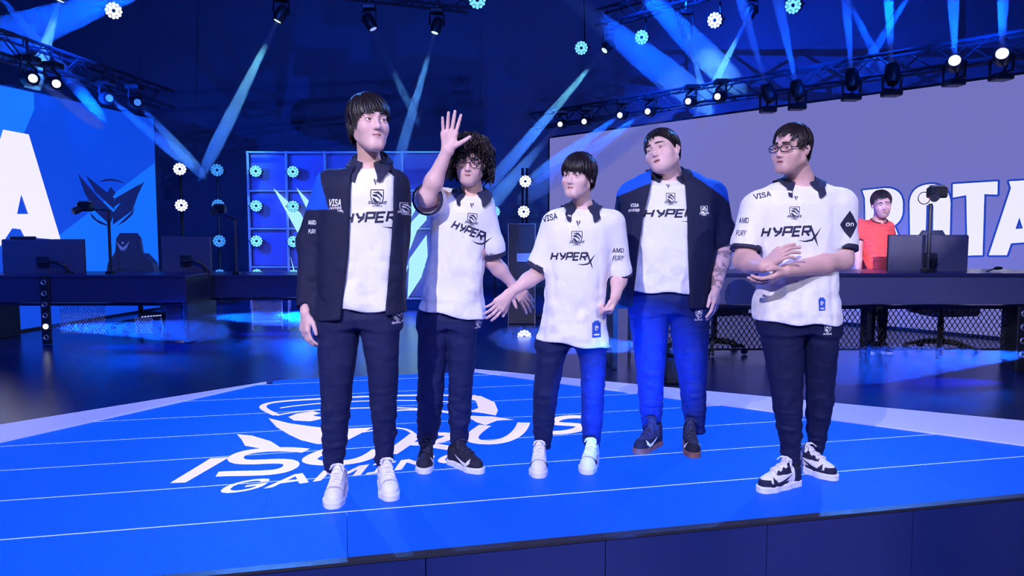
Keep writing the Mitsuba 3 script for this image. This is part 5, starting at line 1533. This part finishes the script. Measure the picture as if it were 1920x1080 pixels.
# -- the player with a bowl cut --------------------------------------------------------------------------------------
Y3 = 4.0
figure(dict(seed=3, Y=Y3, label='short player with a dark bowl haircut in an oversized white jersey',
    head=dict(at=(1084, 331), size=.94, turn=(-31, 0, 2), skin=(.70, .46, .47), face=dict(jaw=1.0, full=.003, eye=.0046), gaze=(-.1, 0),
        hair=dict(color=(.009, .005, .011), ends=[(0, .010), (40, .008), (62, -.012), (85, -.040), (110, -.055), (180, -.095)], vol=.019, n=380, messy=.08, width=.012, seed=13, up=.035, ragged=.004, tuck=1.6)),
    neck=(1092, 388), neck_r=.049, hip=(1072, 640), ankles=[G(1015, 868), G(1107, 865)],
    arms=[dict(j=[P(1040, 425, Y3), P(1010, 512, Y3 + .02), P(955, 550, Y3 - .06)], r=(.046, .039, .035, .025), hand=dict(d=(-.66, -.25, -.72), n=(-.2, .95, .15), side=1, curl=(.3, .35, .35, .4), spread=.1)),
          dict(j=[P(1153, 420, Y3), P(1163, 512, Y3 + .03), P(1154, 556, Y3 - .08)], r=(.046, .039, .036, .026), hand=dict(d=(-.35, -.45, -.75), n=(-.85, .1, .3), side=-1, curl=(1.2, 1.3, 1.35, 1.4), thumb=.35, tcurl=.9))],
    shirt=dict(rows=[(384, 1066, 1118, Y3 + .01, .06), (393, 1046, 1134, Y3, .09), (406, 1030, 1150, Y3, .11), (430, 1026, 1152, Y3, .125), (480, 1022, 1147, Y3, .132), (520, 1018, 1142, Y3, .135), (570, 1013, 1141, Y3, .142), (660, 1001, 1144, Y3, .150)],
        hem=((1004, 632), (1142, 651)), fold=.018,
        sleeves=[dict(j=[P(1042, 422, Y3), P(1016, 495, Y3 + .01), P(1010, 506, Y3 + .01)], r=[.078, .072, .070]), dict(j=[P(1146, 420, Y3), P(1162, 508, Y3 + .02), P(1163, 520, Y3 + .02)], r=[.078, .062, .060])],
        prints=[dict(what='sponsor', at=(1074, 487), h=13, w=84), dict(what='crest', at=(1081, 447), h=25), dict(what='v', at=(1084, 419), h=10), dict(what='VISA', at=(1033, 413), h=11, w=26, shear=.2, rot=14),
            dict(what='AMD', at=(1166, 474), h=8, w=23, dir=(-.3, 1, 0)), dict(what='FURY', at=(1167, 489), h=9, w=23, shear=.3, dir=(-.3, 1, 0)), dict(what='tag', at=(1118, 618), h=28)]),
    collar=dict(gap=.5, drop=.045, flap=.045, spread=.044, yaw=-6),
    trousers=dict(legs=[[(625, 1006, 1075, Y3, .10), (680, 1003, 1058, Y3 - .01, .09), (740, 998, 1048, Y3, .08), (790, 996, 1042, Y3 + .02, .07), (820, 998, 1038, Y3 + .04, .062), (842, 1001, 1033, Y3 + .05, .052)],
                        [(625, 1070, 1140, Y3, .10), (680, 1086, 1137, Y3 - .01, .09), (740, 1088, 1135, Y3, .08), (790, 1088, 1133, Y3 + .03, .07), (815, 1090, 1130, Y3 + .06, .062), (838, 1093, 1126, Y3 + .08, .052)]],
        waist=[(615, 1020, 1130, Y3, .105), (640, 1008, 1138, Y3, .115), (648, 1006, 1138, Y3, .10)], color=(.008, .014, .08)),
    shoes=[(G(1010, 898), K_WNAVY, -3, 'white low basketball shoe', .98), (G(1099, 891), K_WNAVY, -14, 'white low basketball shoe with a dark swoosh', .98)]))

# -- the heavy-set player --------------------------------------------------------------------------------------------
Y4 = 4.38
figure(dict(seed=4, Y=Y4, label='heavy-set player with tilted head, black jacket with blue shoulders over a white jersey',
    head=dict(at=(1242, 285), size=1.10, turn=(-38, -6, -17), skin=(.68, .44, .45), face=dict(jaw=1.08, full=.008, eye=.0042, open=.004, chin=.98), gaze=(-.1, .02),
        hair=dict(color=(.011, .007, .013), ends=[(0, .062), (30, .050), (55, .022), (75, -.012), (95, -.03), (180, -.085)], ends_l=[(0, .062), (30, .058), (50, .036), (75, -.012), (95, -.03), (180, -.085)], vol=.013, n=330, sweep=.55, messy=.12, width=.012, seed=14, up=.04, tuck=1.4)),
    neck=(1254, 332), neck_r=.068, hip=(1252, 585), ankles=[G(1222, 830), G(1306, 832)],
    arms=[dict(j=[P(1178, 372, Y4), P(1166, 462, Y4 + .05), P(1190, 540, Y4 + .20)], r=(.062, .052, .045, .03), hand=dict(d=(.5, .2, -.8), n=(0, 1, 0), side=1)),
          dict(j=[P(1338, 372, Y4), P(1354, 468, Y4 + .02), P(1345, 536, Y4 - .14)], r=(.062, .052, .048, .031), hand=dict(d=(-.10, -.1, -1), n=(-.75, .6, 0), side=-1, size=1.08, curl=(.22, .25, .3, .35), thumb=.4))],
    tattoo=(P(1354, 468, Y4 + .02), P(1346, 528, Y4 - .12), .065),
    shirt=dict(rows=[(324, 1226, 1284, Y4 + .01, .075), (335, 1205, 1306, Y4, .11), (352, 1190, 1318, Y4, .14), (400, 1180, 1326, Y4, .165), (460, 1172, 1328, Y4, .18), (520, 1166, 1328, Y4, .185), (560, 1166, 1326, Y4, .18)],
        hem=((1188, 544), (1289, 546)), fold=.014, sleeves=(),
        prints=[dict(what='sponsor', at=(1262, 407), h=13, w=116), dict(what='crest', at=(1254, 374), h=21), dict(what='v', at=(1251, 350), h=8)]),
    collar=dict(gap=.5, drop=.035, flap=.035, spread=.036, yaw=-8),
    jacket=dict(rows=[(318, 1222, 1290, Y4 + .02, .10), (328, 1198, 1312, Y4 + .01, .13), (342, 1180, 1330, Y4, .155), (365, 1168, 1344, Y4, .18), (400, 1163, 1346, Y4, .195), (460, 1160, 1340, Y4, .205), (520, 1158, 1334, Y4, .21), (590, 1158, 1328, Y4, .20)],
        open=[(300, 1226, 1282), (338, 1222, 1284), (403, 1205, 1286), (470, 1196, 1287), (544, 1188, 1289), (600, 1184, 1290)], hem=((1160, 572), (1328, 574)),
        sleeves=[dict(j=[P(1186, 372, Y4), P(1172, 440, Y4 + .03), P(1170, 470, Y4 + .06)], r=[.095, .085, .080]), dict(j=[P(1334, 368, Y4), P(1352, 440, Y4 + .02), P(1355, 458, Y4 + .02)], r=[.095, .085, .082])],
        panels=[((P(1297, 337, Y4), (.54, 0, .84)), (P(1290, 380, Y4), (1, 0, 0))), ((P(1218, 343, Y4), (-.38, 0, .92)), (P(1222, 380, Y4), (-1, 0, 0)))],
        prints=[dict(what='VISA', at=(1189, 388), h=6, w=13, shear=.2, mat='white_print'), dict(what='HYPER', at=(1188, 397), h=5, w=18, shear=.2, mat='white_print'), dict(what='crest', at=(1316, 396), h=17, mat='white_print')]),
    trousers=dict(legs=[[(540, 1178, 1258, Y4, .14), (600, 1180, 1254, Y4, .13), (660, 1188, 1250, Y4, .115), (720, 1194, 1246, Y4, .09), (770, 1197, 1244, Y4 + .02, .08), (800, 1202, 1240, Y4 + .03, .066), (814, 1206, 1237, Y4 + .04, .056)],
                        [(540, 1246, 1328, Y4, .14), (600, 1254, 1330, Y4, .13), (660, 1262, 1328, Y4, .115), (720, 1272, 1326, Y4, .09), (770, 1278, 1325, Y4 + .02, .08), (800, 1284, 1324, Y4 + .03, .066), (814, 1287, 1321, Y4 + .04, .056)]],
        waist=[(535, 1178, 1328, Y4, .155), (560, 1176, 1328, Y4, .165), (585, 1182, 1328, Y4, .14)], crest=[(1311, 590, .05)], color=(.007, .018, .13)),
    shoes=[(G(1192, 852), K_HIGH, -40, 'dark high-top shoe', .98), (G(1302, 860), K_HIGH, -6, 'dark high-top shoe', .98)]))

# -- the player with angular glasses, hands together -----------------------------------------------------------------
Y5 = 3.82
figure(dict(seed=5, Y=Y5, label='player with glasses in a white jersey holding both hands together, rightmost of the team',
    head=dict(at=(1483, 280), size=1.0, turn=(-52, 0, 0), skin=(.60, .36, .36), face=dict(jaw=1.05, full=.006, eye=.0046, open=.003, stubble=.12), gaze=(-.1, .0), brow_w=1.3,
        glasses=dict(rx=.0275, rz=.0165, w=.0024, pow=2.8, label='dark angular glasses'),
        hair=dict(color=(.010, .006, .010), ends=[(0, .066), (35, .060), (60, .028), (80, -.004), (95, -.02), (180, -.075)], vol=.014, n=360, sweep=-.2, messy=.4, width=.011, seed=15, up=.05, tuck=1.6)),
    neck=(1500, 342), neck_r=.062, hip=(1498, 600), ankles=[G(1490, 898), G(1528, 870)],
    arms=[dict(j=[P(1412, 392, Y5), P(1396, 490, Y5 - .04), P(1430, 500, Y5 - .25)], r=(.058, .052, .046, .030), hand=dict(d=(.70, -.25, .55), n=(.55, .45, -.65), side=1, size=1.05, curl=(.25, .3, .35, .4), spread=.10, thumb=.7)),
          dict(j=[P(1586, 380, Y5), P(1578, 488, Y5 - .04), P(1474, 508, Y5 - .24)], r=(.058, .054, .048, .031), hand=dict(d=(-.85, -.12, -.42), n=(-.35, .5, .75), side=-1, size=1.05, curl=(.35, .4, .45, .5), spread=.12, thumb=.7))],
    shirt=dict(rows=[(336, 1470, 1534, Y5 + .01, .07), (346, 1444, 1552, Y5, .10), (358, 1424, 1572, Y5, .12), (385, 1416, 1580, Y5, .138), (440, 1418, 1572, Y5, .15), (490, 1420, 1572, Y5, .152), (540, 1417, 1574, Y5, .155), (615, 1413, 1576, Y5, .155)],
        hem=((1414, 600), (1575, 606)), fold=.016,
        sleeves=[dict(j=[P(1420, 392, Y5), P(1400, 456, Y5 - .02), P(1398, 470, Y5 - .03)], r=[.088, .075, .072]), dict(j=[P(1574, 385, Y5), P(1577, 455, Y5 - .02), P(1577, 470, Y5 - .03)], r=[.09, .078, .076])],
        prints=[dict(what='sponsor', at=(1481, 442), h=16, w=106, rot=2), dict(what='crest', at=(1485, 400), h=22), dict(what='v', at=(1489, 372), h=8), dict(what='VISA', at=(1434, 370), h=9, w=28, shear=.2, rot=12),
            dict(what='AMD', at=(1394, 418), h=10, w=18, dir=(.35, 1, 0)), dict(what='FURY', at=(1389, 442), h=10, w=20, shear=.3, dir=(.35, 1, 0)), dict(what='tag', at=(1535, 570), h=22), dict(what='diamond', at=(1594, 421), h=42, dir=(-.45, 1, 0))]),
    collar=dict(gap=.5, drop=.045, flap=.045, spread=.046, yaw=-10),
    trousers=dict(legs=[[(590, 1422, 1510, Y5, .11), (650, 1430, 1506, Y5, .105), (710, 1440, 1506, Y5, .09), (770, 1450, 1505, Y5 + .01, .08), (830, 1460, 1503, Y5 + .02, .068), (870, 1464, 1502, Y5 + .02, .058), (890, 1466, 1500, Y5 + .02, .05)],
                        [(590, 1490, 1574, Y5, .11), (650, 1508, 1570, Y5, .105), (710, 1511, 1565, Y5 + .04, .09), (770, 1511, 1560, Y5 + .08, .08), (815, 1512, 1552, Y5 + .12, .066), (852, 1513, 1545, Y5 + .14, .052)]],
        waist=[(585, 1428, 1572, Y5, .12), (605, 1422, 1574, Y5, .13), (622, 1426, 1573, Y5, .115)], crest=[(1555, 617, .045)], color=(.007, .010, .055)),
    shoes=[(G(1422, 924), K_DUNK, -62, 'navy and white low trainer', 1.0), (G(1570, 902), K_DUNK, 30, 'navy and white low trainer', 1.0)]))

# -- the man in the red shirt behind the desk ------------------------------------------------------------------------
Y6 = 7.75
mat('maroon_knit', (.10, .01, .04), .7)
def coral(v):
    c = np.array([.86, .10, .11]) * (.85 + .3 * (meshkit.noise(v * [30, 30, 60] + v[:, 2:] * 40, 4) > .62))[:, None]
    a, b = P(1619, 452, Y6 - .15), P(1632, 515, Y6 - .15)
    t = np.clip((a[2] - v[:, 2]) / (a[2] - b[2]), 0, 1)
    c[(np.abs(v[:, 0] - (a[0] + (b[0] - a[0]) * t)) < .018) & (v[:, 2] < a[2]) & (v[:, 1] < Y6)] = [.08, .008, .04]
    return c
rk = figure(dict(seed=6, Y=Y6, label='man in a coral red football shirt standing behind the right desk beside the monitor',
    head=dict(at=(1653, 383), size=1.10, turn=(-14, 6, -6), skin=(.60, .38, .42), face=dict(jaw=1.0, eye=.005, stubble=.3), gaze=(0, -.1),
        hair=dict(color=(.018, .012, .02), ends=[(0, .055), (40, .052), (62, .02), (80, -.004), (95, -.02), (180, -.06)], vol=.014, n=220, messy=.15, width=.013, seed=16, up=.03, tuck=1.5)),
    neck=(1648, 415), neck_r=.06, hip=(1642, 535), ankles=[[P(1628, 600, Y6)[0], Y6, .1], [P(1656, 600, Y6)[0], Y6, .1]],
    arms=[dict(j=[P(1614, 428, Y6), P(1607, 470, Y6 - .02), P(1609, 512, Y6 - .10)], r=(.052, .045, .04, .028), hand=dict(d=(.1, -.3, -1), n=(.9, 0, 0), side=1)),
          dict(j=[P(1663, 432, Y6), P(1668, 475, Y6 + .05), P(1664, 518, Y6 + .02)], r=(.052, .045, .04, .028), hand=dict(d=(0, -.2, -1), n=(-.9, 0, 0), side=-1))],
    shirt=dict(rows=[(411, 1634, 1660, Y6 + .01, .07), (415, 1620, 1664, Y6, .10), (424, 1611, 1668, Y6, .12), (450, 1612, 1668, Y6, .135), (490, 1614, 1668, Y6, .135), (535, 1614, 1668, Y6, .14)],
        hem=((1614, 530), (1668, 530)), fold=.02, color=coral, trim='maroon_knit',
        sleeves=[dict(j=[P(1616, 425, Y6), P(1610, 447, Y6), P(1609, 450, Y6)], r=[.088, .075, .074]), dict(j=[P(1662, 428, Y6), P(1667, 448, Y6 + .02), P(1667, 452, Y6 + .02)], r=[.08, .07, .07])], prints=[]),
    collar=dict(gap=.25, drop=.012, flap=.0, spread=.012, up=.012),
    trousers=dict(legs=[[(525, 1616, 1643, Y6, .10), (570, 1618, 1642, Y6, .09), (620, 1620, 1640, Y6, .075), (645, 1622, 1638, Y6, .06)], [(525, 1640, 1666, Y6, .10), (570, 1643, 1664, Y6, .09), (620, 1645, 1662, Y6, .075), (645, 1647, 1660, Y6, .06)]],
        waist=[(520, 1618, 1664, Y6, .10), (540, 1616, 1666, Y6, .11), (555, 1618, 1664, Y6, .10)]),
    shoes=[([P(1628, 600, Y6)[0], Y6 - .22, 0], K_BLACK, 5, 'dark shoe', 1.0), ([P(1656, 600, Y6)[0], Y6 - .22, 0], K_BLACK, 10, 'dark shoe', 1.0)]))
